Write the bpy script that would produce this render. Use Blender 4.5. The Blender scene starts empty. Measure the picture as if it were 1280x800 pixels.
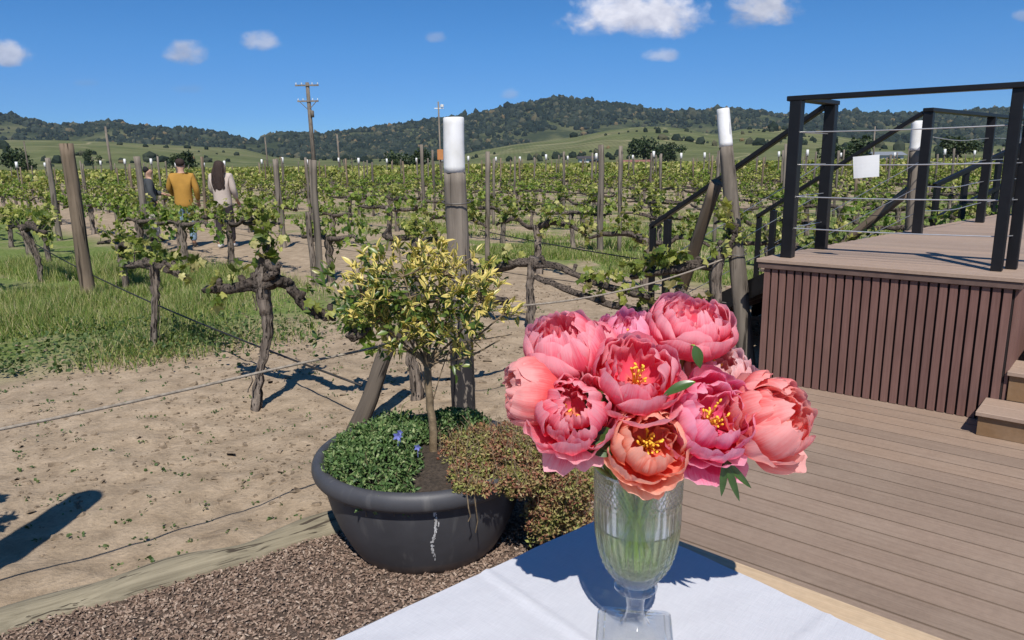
import bpy, bmesh, math, random
import numpy as np
from mathutils import Vector, Matrix, noise as mnoise

random.seed(7)
RS = np.random.RandomState(11)
S = bpy.context.scene
COL = S.collection
rad = math.radians

# ------------------------------------------------------------------ camera
F, CAMH, PITCH, ROLL = 924.0, 1.55, rad(12.1), rad(0.75)
_fw = np.array([0, math.cos(PITCH), -math.sin(PITCH)])
_up0 = np.array([0, math.sin(PITCH), math.cos(PITCH)])
_r0 = np.array([1.0, 0, 0])
_rt = math.cos(ROLL) * _r0 - math.sin(ROLL) * _up0
_up = math.sin(ROLL) * _r0 + math.cos(ROLL) * _up0
EYE = np.array([0, 0, CAMH])

def ray(x, y):
    d = _fw * F + _rt * (x - 640) - _up * (y - 400)
    return d / np.linalg.norm(d)
def gz(x, y, z=0.0):                       # where a sight line meets the level z
    d = ray(x, y)
    return EYE + d * ((z - CAMH) / d[2])
def at(x, y, Y):                           # where a sight line is Y metres ahead
    d = ray(x, y)
    return EYE + d * (Y / d[1])

cam_d = bpy.data.cameras.new('camera')
cam = bpy.data.objects.new('camera', cam_d)
COL.objects.link(cam)
m = Matrix(((_rt[0], _up[0], -_fw[0], 0), (_rt[1], _up[1], -_fw[1], 0), (_rt[2], _up[2], -_fw[2], CAMH), (0, 0, 0, 1)))
cam.matrix_world = m
cam_d.sensor_width = 36
cam_d.lens = F / 1280 * 36
cam_d.clip_start = 0.05
cam_d.clip_end = 20000
S.camera = cam

# ------------------------------------------------------------------ tagging
def thing(name, label, cat, loc=(0, 0, 0), group=None, rz=0.0):
    o = bpy.data.objects.new(name, None)
    o.empty_display_size = 0.1
    COL.objects.link(o)
    o.location = Vector([float(a) for a in loc])
    o.rotation_euler = (0, 0, rz)
    o['label'] = label
    o['category'] = cat
    if group: o['group'] = group
    return o
def tag(o, label, cat, group=None, kind=None):
    o['label'] = label; o['category'] = cat
    if group: o['group'] = group
    if kind: o['kind'] = kind
    return o
def kids(o):
    return [c for c in bpy.data.objects if c.parent == o]
def dup(root, children, loc, rz, label, group, scale=1.0):
    r = root.copy(); COL.objects.link(r)
    r.location = Vector([float(a) for a in loc]); r.rotation_euler = (0, 0, rz)
    r.scale = (scale, scale, scale)
    r['label'] = label; r['group'] = group
    for ch in children:
        c = ch.copy(); COL.objects.link(c); c.parent = r
    return r

# ------------------------------------------------------------------ mesh builder
class MB:
    def __init__(s):
        s.v = []; s.f = []; s.uv = []
    def add(s, vs, fs, uvs=None):
        b = len(s.v)
        s.v.extend([tuple(float(c) for c in p) for p in vs])
        s.f.extend([tuple(int(i) + b for i in f) for f in fs])
        s.uv.extend(uvs if uvs is not None else [(0.0, 0.0)] * len(vs))
    def addnp(s, V, Fc, UV=None):
        b = len(s.v)
        s.v.extend(map(tuple, V.tolist()))
        s.f.extend(map(tuple, (Fc + b).tolist()))
        s.uv.extend(map(tuple, UV.tolist()) if UV is not None else [(0.0, 0.0)] * len(V))
    def box(s, lo, hi, ax=None, o=(0, 0, 0)):
        pts = []
        for z in (lo[2], hi[2]):
            for (x, y) in ((lo[0], lo[1]), (hi[0], lo[1]), (hi[0], hi[1]), (lo[0], hi[1])):
                p = np.array([x, y, z], float)
                if ax is not None: p = ax[0] * x + ax[1] * y + ax[2] * z
                pts.append(p + np.array(o, float))
        s.add(pts, [(0, 3, 2, 1), (4, 5, 6, 7), (0, 1, 5, 4), (1, 2, 6, 5), (2, 3, 7, 6), (3, 0, 4, 7)])
    def beam(s, p0, p1, w, h, up=(0, 0, 1)):
        p0 = np.array(p0, float); p1 = np.array(p1, float)
        d = p1 - p0; L = np.linalg.norm(d); d /= L
        u = np.array(up, float)
        if abs(d @ u) > .95: u = np.array([1.0, 0, 0])
        a = np.cross(d, u); a /= np.linalg.norm(a)
        b = np.cross(a, d)
        s.box((0, -w / 2, -h / 2), (L, w / 2, h / 2), (d, a, b), p0)
    def tube(s, pts, r, sides=8, rough=0.0, seed=0, cap=True, twist=0.0, lump=0.0):
        P = np.array(pts, float); n = len(P)
        R = np.array(r if hasattr(r, '__len__') else [r] * n, float)
        T = np.gradient(P, axis=0); T /= np.linalg.norm(T, axis=1)[:, None] + 1e-12
        a = np.array([1.0, 0, 0]) if abs(T[0][0]) < .8 else np.array([0, 1.0, 0])
        vs = []; uvs = []
        dist = 0
        for i in range(n):
            a = a - T[i] * (a @ T[i]); a /= np.linalg.norm(a) + 1e-12
            b = np.cross(T[i], a)
            if i: dist += np.linalg.norm(P[i] - P[i - 1])
            for j in range(sides):
                th = 2 * math.pi * j / sides + twist * i
                rr = R[i]
                if rough >= .2:
                    q = Vector((math.cos(th) * 3.4 + seed, math.sin(th) * 3.4, dist * 2.2 + seed))
                    rr *= 1 + rough * .85 * mnoise.noise(q) + rough * .45 * mnoise.noise(Vector((math.cos(th) * 7 + seed, math.sin(th) * 7, dist * 6)))
                if rough:
                    q = Vector((math.cos(th) * 1.7 + seed, math.sin(th) * 1.7, dist * 3.0 + seed * 3))
                    rr *= 1 + rough * mnoise.noise(q) * 1.6 + lump * mnoise.noise(Vector((seed * 7.1, dist * 14, 3.3 + j * .13)))
                vs.append(P[i] + (a * math.cos(th) + b * math.sin(th)) * rr)
                uvs.append((j / sides, dist))
        fs = []
        for i in range(n - 1):
            for j in range(sides):
                k = (j + 1) % sides
                fs.append((i * sides + j, i * sides + k, (i + 1) * sides + k, (i + 1) * sides + j))
        if cap:
            fs.append(tuple(range(sides - 1, -1, -1)))
            fs.append(tuple((n - 1) * sides + j for j in range(sides)))
        s.add(vs, fs, uvs)
    def lathe(s, prof, sides=48, c=(0, 0, 0), fn=None, closed=False):
        n = len(prof); vs = []; uvs = []
        for i, (r, z) in enumerate(prof):
            for j in range(sides):
                th = 2 * math.pi * j / sides
                rr = r if fn is None else fn(r, z, th, i)
                vs.append((c[0] + rr * math.cos(th), c[1] + rr * math.sin(th), c[2] + z))
                uvs.append((j / sides, i / max(1, n - 1)))
        fs = []
        for i in range(n - 1 + (1 if closed else 0)):
            i2 = (i + 1) % n
            for j in range(sides):
                k = (j + 1) % sides
                fs.append((i * sides + j, i * sides + k, i2 * sides + k, i2 * sides + j))
        if not closed:
            fs.append(tuple(range(sides - 1, -1, -1)))
            fs.append(tuple((n - 1) * sides + j for j in range(sides)))
        s.add(vs, fs, uvs)
    def mesh(s, name, mat, smooth=False, origin=None, bevel=0.0):
        me = bpy.data.meshes.new(name)
        V = s.v
        if origin is not None:
            V = [(p[0] - origin[0], p[1] - origin[1], p[2] - origin[2]) for p in V]
        me.from_pydata(V, [], s.f)
        uvl = me.uv_layers.new(name='UVMap')
        idx = np.empty(len(me.loops), dtype=np.int32)
        me.loops.foreach_get('vertex_index', idx)
        uvl.data.foreach_set('uv', np.array(s.uv, dtype=np.float32)[idx].ravel())
        if bevel > 0:
            bm = bmesh.new(); bm.from_mesh(me)
            es = [e for e in bm.edges if len(e.link_faces) == 2 and e.calc_face_angle(0) > 0.6]
            bmesh.ops.bevel(bm, geom=es, offset=bevel, segments=1, affect='EDGES', clamp_overlap=True)
            bm.to_mesh(me); bm.free()
        if smooth:
            me.polygons.foreach_set('use_smooth', [True] * len(me.polygons))
        for mm in (mat if isinstance(mat, (list, tuple)) else [mat]):
            me.materials.append(mm)
        me.update()
        return me
    def build(s, name, mat, parent=None, smooth=False, bevel=0.0, origin='parent'):
        org = None
        if parent is not None and origin == 'parent':
            p = parent; tot = Vector((0, 0, 0))
            while p is not None:
                tot += p.location; p = p.parent
            org = tot
        me = s.mesh(name, mat, smooth, org, bevel)
        o = bpy.data.objects.new(name, me)
        COL.objects.link(o)
        if parent is not None: o.parent = parent
        return o

def cat(pts, per=6):                       # Catmull-Rom through points (and radii as 4th value)
    P = np.array(pts, float)
    P = np.vstack([2 * P[0] - P[1], P, 2 * P[-1] - P[-2]])
    out = []
    for i in range(1, len(P) - 2):
        for k in range(per):
            t = k / per
            a, b, c, d = P[i - 1], P[i], P[i + 1], P[i + 2]
            out.append(.5 * ((2 * b) + (-a + c) * t + (2 * a - 5 * b + 4 * c - d) * t * t + (-a + 3 * b - 3 * c + d) * t ** 3))
    out.append(P[-2])
    return np.array(out)

def scatter(TV, TF, pos, rot, scl, TUV=None):
    """many copies of a small template as one vertex/face array"""
    N, K = len(pos), len(TV)
    scl = np.asarray(scl, float)
    if scl.ndim == 1: scl = scl[:, None]
    V = np.einsum('nij,nkj->nki', rot, TV[None] * scl[:, None, :]) + pos[:, None, :]
    Fc = (TF[None] + (np.arange(N) * K)[:, None, None]).reshape(-1, TF.shape[1])
    UV = np.tile(TUV, (N, 1)) if TUV is not None else None
    return V.reshape(-1, 3), Fc, UV
def rots(z, spin=None, rs=RS):
    """rotation matrices whose third axis is z, spun at random"""
    z = np.asarray(z, float); z = z / (np.linalg.norm(z, axis=1)[:, None] + 1e-9)
    h = np.where(np.abs(z[:, 2:3]) > .9, np.array([[1.0, 0, 0]]), np.array([[0, 0, 1.0]]))
    x = np.cross(h, z); x /= np.linalg.norm(x, axis=1)[:, None]
    y = np.cross(z, x)
    a = rs.rand(len(z)) * 2 * np.pi if spin is None else spin
    c, s = np.cos(a)[:, None], np.sin(a)[:, None]
    return np.stack([x * c + y * s, -x * s + y * c, z], axis=2)
def rots_y(y, nhint, rs=RS):
    """rotation matrices whose second axis is y (tip direction) and third near nhint"""
    y = np.asarray(y, float); y = y / (np.linalg.norm(y, axis=1)[:, None] + 1e-9)
    z = nhint - y * np.sum(nhint * y, axis=1)[:, None]
    z /= np.linalg.norm(z, axis=1)[:, None] + 1e-9
    x = np.cross(y, z)
    return np.stack([x, y, z], axis=2)

# ------------------------------------------------------------------ materials
def newmat(name):
    mt = bpy.data.materials.new(name); mt.use_nodes = True
    nt = mt.node_tree; nt.nodes.clear()
    out = nt.nodes.new('ShaderNodeOutputMaterial')
    b = nt.nodes.new('ShaderNodeBsdfPrincipled')
    nt.links.new(b.outputs[0], out.inputs['Surface'])
    return mt, nt, b, out
def N(nt, typ, **kw):
    n = nt.nodes.new(typ)
    for k, v in kw.items(): setattr(n, k, v)
    return n
def setv(n, **kw):
    for k, v in kw.items(): n.inputs[k.replace('_', ' ')].default_value = v
def coords(nt, kind='Object', scale=(1, 1, 1), rot=(0, 0, 0)):
    if kind == 'World':
        g = N(nt, 'ShaderNodeNewGeometry'); src = g.outputs['Position']
    else:
        g = N(nt, 'ShaderNodeTexCoord'); src = g.outputs[kind]
    mp = N(nt, 'ShaderNodeMapping'); mp.inputs['Scale'].default_value = scale; mp.inputs['Rotation'].default_value = rot
    nt.links.new(src, mp.inputs['Vector'])
    return mp.outputs[0]
def noise(nt, vec, scale, detail=4, rough=.55, dist=0.0):
    n = N(nt, 'ShaderNodeTexNoise')
    n.inputs['Scale'].default_value = scale; n.inputs['Detail'].default_value = detail
    n.inputs['Roughness'].default_value = rough; n.inputs['Distortion'].default_value = dist
    if vec is not None: nt.links.new(vec, n.inputs['Vector'])
    return n.outputs['Fac']
def ramp(nt, fac, stops, interp='LINEAR'):
    r = N(nt, 'ShaderNodeValToRGB'); r.color_ramp.interpolation = interp
    els = r.color_ramp.elements
    while len(els) < len(stops): els.new(.5)
    for e, (p, c) in zip(els, stops):
        e.position = p; e.color = (c[0], c[1], c[2], 1) if hasattr(c, '__len__') else (c, c, c, 1)
    nt.links.new(fac, r.inputs['Fac'])
    return r.outputs['Color']
def mix(nt, a, b, fac, mode='MIX'):
    n = N(nt, 'ShaderNodeMix', data_type='RGBA', blend_type=mode)
    for sock, v in ((n.inputs[0], fac), (n.inputs[6], a), (n.inputs[7], b)):
        if hasattr(v, 'links') or hasattr(v, 'is_linked'): nt.links.new(v, sock)
        else: sock.default_value = v if not hasattr(v, '__len__') else (v[0], v[1], v[2], 1)
    return n.outputs[2]
def math_(nt, op, a, b=None, c=None, clamp=False):
    n = N(nt, 'ShaderNodeMath', operation=op); n.use_clamp = clamp
    for i, v in enumerate((a, b, c)):
        if v is None: continue
        if hasattr(v, 'is_linked'): nt.links.new(v, n.inputs[i])
        else: n.inputs[i].default_value = v
    return n.outputs[0]
def bump(nt, b, h, strength=.5, dist=.01, prev=None):
    n = N(nt, 'ShaderNodeBump'); n.inputs['Strength'].default_value = strength; n.inputs['Distance'].default_value = dist
    nt.links.new(h, n.inputs['Height'])
    if prev is not None: nt.links.new(prev, n.inputs['Normal'])
    if b is not None: nt.links.new(n.outputs[0], b.inputs['Normal'])
    return n.outputs[0]
def island(nt):
    return N(nt, 'ShaderNodeNewGeometry').outputs['Random Per Island']
def setcol(nt, b, col):
    if hasattr(col, 'is_linked'): nt.links.new(col, b.inputs['Base Color'])
    else: b.inputs['Base Color'].default_value = (*col, 1)

def simple(name, stops, scale=8, rough=.7, bs=.3, bd=.005, stretch=(1, 1, 1), kind='Object', detail=6, metallic=0.0, spec=.4, bscale=None):
    mt, nt, b, o = newmat(name)
    v = coords(nt, kind, stretch)
    f = noise(nt, v, scale, detail, .6)
    setcol(nt, b, ramp(nt, f, stops))
    b.inputs['Roughness'].default_value = rough; b.inputs['Metallic'].default_value = metallic
    b.inputs['Specular IOR Level'].default_value = spec
    if bs: bump(nt, b, noise(nt, v, bscale or scale * 3, 5, .65), bs, bd)
    return mt

def leafmat(name, stops, trans=.35, rough=.5, tcol=(1.15, 1.2, .5), spec=.35, uvcol=None, patch=None):
    """thin leaf: diffuse front with some light coming through; each leaf its own shade"""
    mt, nt, b, out = newmat(name)
    r = island(nt)
    col = ramp(nt, r, stops)
    v = coords(nt, 'Object')
    col = mix(nt, col, ramp(nt, noise(nt, v, 30, 3), [(.35, .6), (.7, 1.15)]), .6, 'MULTIPLY')
    if patch:                                # another tint in drifts through the plant
        col = mix(nt, col, ramp(nt, r, patch), ramp(nt, noise(nt, coords(nt, 'World'), 11, 3, .55), [(.46, 0), (.58, 1)]))
    if uvcol:                                # paler margin along the leaf edge
        uv = N(nt, 'ShaderNodeTexCoord').outputs['UV']
        sx = N(nt, 'ShaderNodeSeparateXYZ'); nt.links.new(uv, sx.inputs[0])
        e = math_(nt, 'ABSOLUTE', sx.outputs[0])
        jit = math_(nt, 'MULTIPLY_ADD', r, .7, -.25)
        e2 = math_(nt, 'ADD', e, jit)
        col = mix(nt, col, uvcol, ramp(nt, e2, [(.22, 0), (.5, 1)]))
    setcol(nt, b, col)
    b.inputs['Roughness'].default_value = rough
    b.inputs['Specular IOR Level'].default_value = spec
    t = N(nt, 'ShaderNodeBsdfTranslucent')
    tc = mix(nt, col, tcol, 1.0, 'MULTIPLY')
    nt.links.new(tc, t.inputs['Color'])
    ms = N(nt, 'ShaderNodeMixShader'); ms.inputs[0].default_value = trans
    nt.links.new(b.outputs[0], ms.inputs[1]); nt.links.new(t.outputs[0], ms.inputs[2])
    nt.links.new(ms.outputs[0], out.inputs['Surface'])
    return mt

# weathered posts: long vertical grain and cracks
def woodmat(name, dark, lite, scale=14, stretch=(1, 1, .06), rough=.85, bs=.7, bd=.006):
    mt, nt, b, o = newmat(name)
    v = coords(nt, 'Object', stretch)
    g = noise(nt, v, scale, 8, .65, .6)
    col = ramp(nt, g, [(.28, dark), (.52, [(a + c) / 2 for a, c in zip(dark, lite)]), (.75, lite)])
    blot = noise(nt, coords(nt, 'Object', (1, 1, .4)), 5, 3)
    col = mix(nt, col, ramp(nt, blot, [(.3, .62), (.65, 1.08)]), .8, 'MULTIPLY')
    crack = ramp(nt, noise(nt, v, scale * 1.8, 4, .5, .4), [(.36, 0), (.42, 1)])
    col = mix(nt, [c * .35 for c in dark], col, crack)
    oi = N(nt, 'ShaderNodeObjectInfo').outputs['Random']
    col = mix(nt, col, ramp(nt, oi, [(0, .75), (1, 1.15)]), 1.0, 'MULTIPLY')
    setcol(nt, b, col)
    b.inputs['Roughness'].default_value = rough; b.inputs['Specular IOR Level'].default_value = .25
    h = mix(nt, g, crack, .5)
    bump(nt, b, h, bs, bd)
    return mt

MAT = {}
MAT['post'] = woodmat('weathered grey post wood', (.10, .082, .066), (.30, .255, .205))
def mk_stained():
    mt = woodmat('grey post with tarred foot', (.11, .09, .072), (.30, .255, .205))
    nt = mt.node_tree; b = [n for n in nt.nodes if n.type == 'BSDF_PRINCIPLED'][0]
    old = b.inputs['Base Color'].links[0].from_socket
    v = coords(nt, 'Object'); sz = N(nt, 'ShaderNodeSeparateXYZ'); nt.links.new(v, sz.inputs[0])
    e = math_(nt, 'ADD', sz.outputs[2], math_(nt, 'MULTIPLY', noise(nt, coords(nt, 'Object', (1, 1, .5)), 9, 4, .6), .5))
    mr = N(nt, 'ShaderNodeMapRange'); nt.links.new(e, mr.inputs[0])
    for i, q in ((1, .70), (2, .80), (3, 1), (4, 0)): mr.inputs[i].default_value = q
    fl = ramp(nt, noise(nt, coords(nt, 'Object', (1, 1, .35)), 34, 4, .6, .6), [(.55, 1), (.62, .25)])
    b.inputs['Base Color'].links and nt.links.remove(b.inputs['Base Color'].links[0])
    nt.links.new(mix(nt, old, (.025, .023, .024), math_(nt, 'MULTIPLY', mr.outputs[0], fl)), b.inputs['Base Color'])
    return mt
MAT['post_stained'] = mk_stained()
MAT['brace'] = woodmat('dark brace wood', (.055, .043, .034), (.17, .138, .105))
MAT['post_brown'] = woodmat('weathered brown post wood', (.13, .095, .066), (.33, .25, .175))
MAT['bark'] = woodmat('vine bark', (.06, .047, .038), (.36, .295, .24), 34, (1, 1, .12), .95, 1.0, .03)
MAT['cordon'] = woodmat('vine arm bark', (.03, .023, .019), (.22, .175, .14), 34, (1, 1, 1), .95, 1.0, .03)
def mk_log():
    mt, nt, b, o = newmat('border log wood')
    v = coords(nt, 'Object', (.03, 1, 1))
    g = noise(nt, v, 75, 6, .6, .8)
    col = ramp(nt, g, [(.25, (.165, .14, .096)), (.5, (.255, .22, .152)), (.75, (.335, .29, .205))])
    cr = ramp(nt, noise(nt, coords(nt, 'Object', (.014, 1, 1)), 60, 3, .5, .5), [(.34, 0), (.385, 1)])
    col = mix(nt, (.07, .055, .04), col, cr)
    col = mix(nt, col, ramp(nt, noise(nt, coords(nt, 'Object'), 3, 5, .6), [(.3, .75), (.65, 1.08)]), .8, 'MULTIPLY')
    setcol(nt, b, col); b.inputs['Roughness'].default_value = .9; b.inputs['Specular IOR Level'].default_value = .2
    bump(nt, b, mix(nt, g, cr, .5), .7, .008)
    return mt
MAT['log'] = mk_log()
MAT['stem'] = simple('twig bark', [(.3, (.10, .07, .04)), (.7, (.27, .20, .12))], 30, .8, .5, .003)
MAT['shoot'] = simple('green shoot', [(.3, (.10, .15, .03)), (.7, (.2, .24, .06))], 20, .6, 0)
MAT['vineleaf'] = leafmat('young vine leaf', [(0, (.065, .105, .015)), (.25, (.13, .18, .026)), (.5, (.25, .285, .05)), (.72, (.42, .415, .11)), (.9, (.56, .52, .21)), (1, (.15, .12, .04))], .32)
MAT['vineleaf_bright'] = leafmat('bright vine leaf', [(0, (.08, .16, .02)), (.5, (.21, .295, .045)), (.9, (.40, .43, .11)), (1, (.14, .19, .03))], .36)
MAT['grass'] = leafmat('field grass', [(0, (.06, .13, .02)), (.25, (.14, .24, .04)), (.5, (.25, .32, .07)), (.7, (.37, .38, .12)), (.85, (.50, .45, .21)), (1, (.58, .49, .31))], .3, .6)
MAT['weed'] = leafmat('broad weed leaf', [(0, (.045, .085, .022)), (.6, (.085, .14, .038)), (1, (.17, .2, .07))], .3, .55)
MAT['variegated'] = leafmat('variegated shrub leaf', [(0, (.10, .155, .025)), (.55, (.19, .235, .045)), (1, (.34, .335, .07))], .3, .38, spec=.5, uvcol=(.70, .56, .17))
MAT['greenshrub'] = leafmat('green shrub leaf', [(0, (.05, .10, .018)), (.5, (.11, .175, .03)), (.85, (.2, .25, .055)), (1, (.36, .34, .1))], .28, .36, spec=.5)
MAT['juniper'] = leafmat('carpet plant leaf', [(0, (.05, .105, .03)), (.5, (.115, .20, .06)), (.85, (.21, .29, .11)), (1, (.33, .38, .17))], .22, .5)
MAT['sedum'] = leafmat('stonecrop leaf', [(0, (.14, .045, .03)), (.25, (.28, .10, .06)), (.5, (.40, .20, .12)), (.72, (.36, .25, .12)), (.9, (.27, .25, .08)), (1, (.42, .33, .2))], .18, .6, (1.1, 1.0, .6), patch=[(0, (.12, .10, .03)), (.4, (.22, .24, .06)), (.8, (.36, .38, .12)), (1, (.40, .22, .12))])
MAT['peonyleaf'] = leafmat('peony leaf', [(0, (.03, .075, .02)), (1, (.07, .14, .03))], .2, .32, spec=.5)
MAT['peonystem'] = simple('peony stem', [(.3, (.20, .36, .04)), (.7, (.50, .62, .15))], 20, .4, 0)
_nt = MAT['peonystem'].node_tree; _b = [n for n in _nt.nodes if n.type == 'BSDF_PRINCIPLED'][0]; _s = _b.inputs['Base Color'].links[0].from_socket; _nt.links.remove(_b.inputs['Base Color'].links[0])
_nt.links.new(mix(_nt, _s, ramp(_nt, N(_nt, 'ShaderNodeObjectInfo').outputs['Random'], [(0, .55), (1, 1.15)]), 1.0, 'MULTIPLY'), _b.inputs['Base Color'])
MAT['treeleaf'] = leafmat('dark tree leaf', [(0, (.018, .035, .012)), (.6, (.038, .062, .02)), (1, (.07, .095, .03))], .2)
MAT['soil'] = simple('potting soil', [(.3, (.03, .022, .016)), (.7, (.10, .075, .055))], 60, .95, 1, .01)
MAT['blackmetal'] = simple('black painted metal', [(.3, (.005, .005, .006)), (.7, (.010, .010, .012))], 6, .42, .06, .001, spec=.35)
MAT['cable'] = simple('steel cable', [(.3, (.45, .45, .46)), (.7, (.62, .62, .62))], 6, .35, 0, metallic=.7)
MAT['wire'] = simple('trellis wire', [(.3, (.06, .055, .05)), (.7, (.16, .145, .13))], 9, .6, 0, metallic=.3)
MAT['hose'] = simple('black hose', [(.3, (.012, .011, .01)), (.7, (.035, .032, .03))], 9, .6, 0)
MAT['rope'] = simple('weathered rope', [(.3, (.17, .14, .11)), (.7, (.36, .31, .25))], 60, .9, .6, .003)
MAT['paper'] = simple('white paper', [(.3, (.70, .70, .70)), (.7, (.77, .77, .76))], 5, .7, .1, .002)
MAT['bluepetal'] = leafmat('blue petal', [(0, (.16, .18, .62)), (1, (.3, .33, .8))], .3, tcol=(1, 1, 1))

def mk_white():
    mt, nt, b, o = newmat('white paint on wood')
    v = coords(nt, 'Object', (1, 1, .12))
    chips = ramp(nt, noise(nt, v, 26, 5, .6, .4), [(.235, 0), (.26, 1)])
    grime = ramp(nt, noise(nt, coords(nt, 'Object'), 7, 4), [(.35, (.64, .63, .60)), (.6, (.76, .76, .76))])
    line = ramp(nt, noise(nt, coords(nt, 'Object', (1, 1, .05)), 40, 2, .5), [(.30, .55), (.33, 1)])
    grime = mix(nt, grime, line, .8, 'MULTIPLY')
    setcol(nt, b, mix(nt, (.3, .26, .21), grime, chips))
    b.inputs['Roughness'].default_value = .6
    bump(nt, b, chips, .3, .003)
    return mt
MAT['white'] = mk_white()

def mk_dirt():
    mt, nt, b, o = newmat('dry vineyard earth')
    w = coords(nt, 'World')
    big = noise(nt, w, .55, 5, .55)
    mid = noise(nt, w, 6, 6, .6, .3)
    fine = noise(nt, w, 55, 5, .7)
    col = ramp(nt, mid, [(.28, (.265, .198, .132)), (.5, (.365, .278, .190)), (.72, (.45, .35, .246))])
    col = mix(nt, col, ramp(nt, fine, [(.3, .72), (.55, 1.0), (.75, 1.12)]), .8, 'MULTIPLY')
    col = mix(nt, col, ramp(nt, big, [(.3, .84), (.7, 1.06)]), .8, 'MULTIPLY')
    # reddish tilled lane and green cover crop beyond the first rows
    sx = N(nt, 'ShaderNodeSeparateXYZ'); nt.links.new(w, sx.inputs[0])
    cc = math_(nt, 'ADD', math_(nt, 'MULTIPLY', sx.outputs[0], .73), math_(nt, 'MULTIPLY', sx.outputs[1], .68))
    ss = math_(nt, 'ADD', math_(nt, 'MULTIPLY', sx.outputs[0], -.68), math_(nt, 'MULTIPLY', sx.outputs[1], .73))
    gn = noise(nt, w, 1.1, 6, .65)
    gfine = noise(nt, w, 18, 4, .7)
    gcol = ramp(nt, gfine, [(.3, (.075, .115, .028)), (.55, (.145, .19, .05)), (.75, (.25, .26, .10))])
    f1 = math_(nt, 'MULTIPLY', ramp(nt, cc, [(0, 0), (1, 1)]), 1)
    # mask rises past c = 8 m (third row on), patchy
    m1 = N(nt, 'ShaderNodeMapRange'); nt.links.new(cc, m1.inputs[0])
    for i, v in ((1, 7.7), (2, 8.5), (3, 0), (4, 1)): m1.inputs[i].default_value = v
    m5 = N(nt, 'ShaderNodeMapRange'); nt.links.new(ss, m5.inputs[0])
    for i, v in ((1, 9), (2, 13), (3, .09), (4, -.03)): m5.inputs[i].default_value = v
    patch = ramp(nt, math_(nt, 'ADD', gn, m5.outputs[0]), [(.46, 0), (.60, 1)])
    mask = math_(nt, 'MULTIPLY', m1.outputs[0], patch)
    # weedy ground along the first rows on the left
    m2 = N(nt, 'ShaderNodeMapRange'); nt.links.new(ss, m2.inputs[0])
    for i, v in ((1, 6.3), (2, 7.4), (3, 0), (4, 1)): m2.inputs[i].default_value = v
    m3 = N(nt, 'ShaderNodeMapRange'); nt.links.new(cc, m3.inputs[0])
    for i, v in ((1, 4.0), (2, 4.7), (3, 1), (4, 0)): m3.inputs[i].default_value = v
    mask2 = math_(nt, 'MULTIPLY', math_(nt, 'MULTIPLY', m2.outputs[0], m3.outputs[0]), ramp(nt, gn, [(.3, .4), (.5, 1)]))
    mask = math_(nt, 'MAXIMUM', mask, mask2)
    col = mix(nt, col, gcol, mask)
    # far pasture past the vines
    m4 = N(nt, 'ShaderNodeMapRange'); nt.links.new(sx.outputs[1], m4.inputs[0])
    for i, v in ((1, 120), (2, 150), (3, 0), (4, 1)): m4.inputs[i].default_value = v
    far = ramp(nt, noise(nt, w, .02, 5, .6), [(.35, (.095, .12, .045)), (.65, (.155, .175, .075))])
    col = mix(nt, col, far, m4.outputs[0])
    setcol(nt, b, col)
    b.inputs['Roughness'].default_value = .95; b.inputs['Specular IOR Level'].default_value = .15
    vo = N(nt, 'ShaderNodeTexVoronoi'); vo.inputs['Scale'].default_value = 24; nt.links.new(w, vo.inputs['Vector'])
    p = bump(nt, None, mid, .55, .05)
    p = bump(nt, None, vo.outputs['Distance'], .18, .012, p)
    bump(nt, b, fine, .6, .012, p)
    return mt
MAT['dirt'] = mk_dirt()

def mk_boards(name, cols, along, width, grain=.5):
    """brushed composite boards: fine grain along the board, each board its own shade"""
    mt, nt, b, o = newmat(name)
    a = math.atan2(along[1], along[0])
    v0 = coords(nt, 'World', (1, 1, 1), (0, 0, -a))
    mp = N(nt, 'ShaderNodeMapping'); mp.inputs['Scale'].default_value = (.8, 40, 4); nt.links.new(v0, mp.inputs[0])
    g = noise(nt, mp.outputs[0], 3, 6, .65)
    col = ramp(nt, g, [(.1, cols[0]), (.5, cols[1]), (.9, cols[2])])
    r = island(nt)
    col = mix(nt, col, ramp(nt, r, [(0, (.84, .83, .82)), (.5, (1, .98, .97)), (1, (1.1, 1.06, 1.02))]), 1.0, 'MULTIPLY')
    dust = noise(nt, coords(nt, 'World'), 2.2, 5, .6)
    col = mix(nt, col, (.36, .28, .215), ramp(nt, dust, [(.48, 0), (.8, .4)]))
    scuff = noise(nt, coords(nt, 'World'), 40, 3, .7)
    col = mix(nt, col, ramp(nt, scuff, [(.3, .88), (.7, 1.08)]), .7, 'MULTIPLY')
    setcol(nt, b, col)
    b.inputs['Roughness'].default_value = .72; b.inputs['Specular IOR Level'].default_value = .3
    bump(nt, b, g, grain, .002)
    return mt
DD = np.array([.757, -.654, 0]); DR = np.array([.654, .757, 0]); UZ = np.array([0, 0, 1.0])
MAT['deck'] = mk_boards('deck composite', [(.205, .146, .106), (.275, .202, .152), (.34, .257, .198)], DD, .14)
MAT['tread'] = mk_boards('tread composite', [(.24, .172, .132), (.32, .238, .184), (.39, .298, .235)], DD, .14)
MAT['riser'] = mk_boards('riser board', [(.15, .088, .045), (.195, .12, .062), (.24, .152, .082)], DD, .14)
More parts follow.
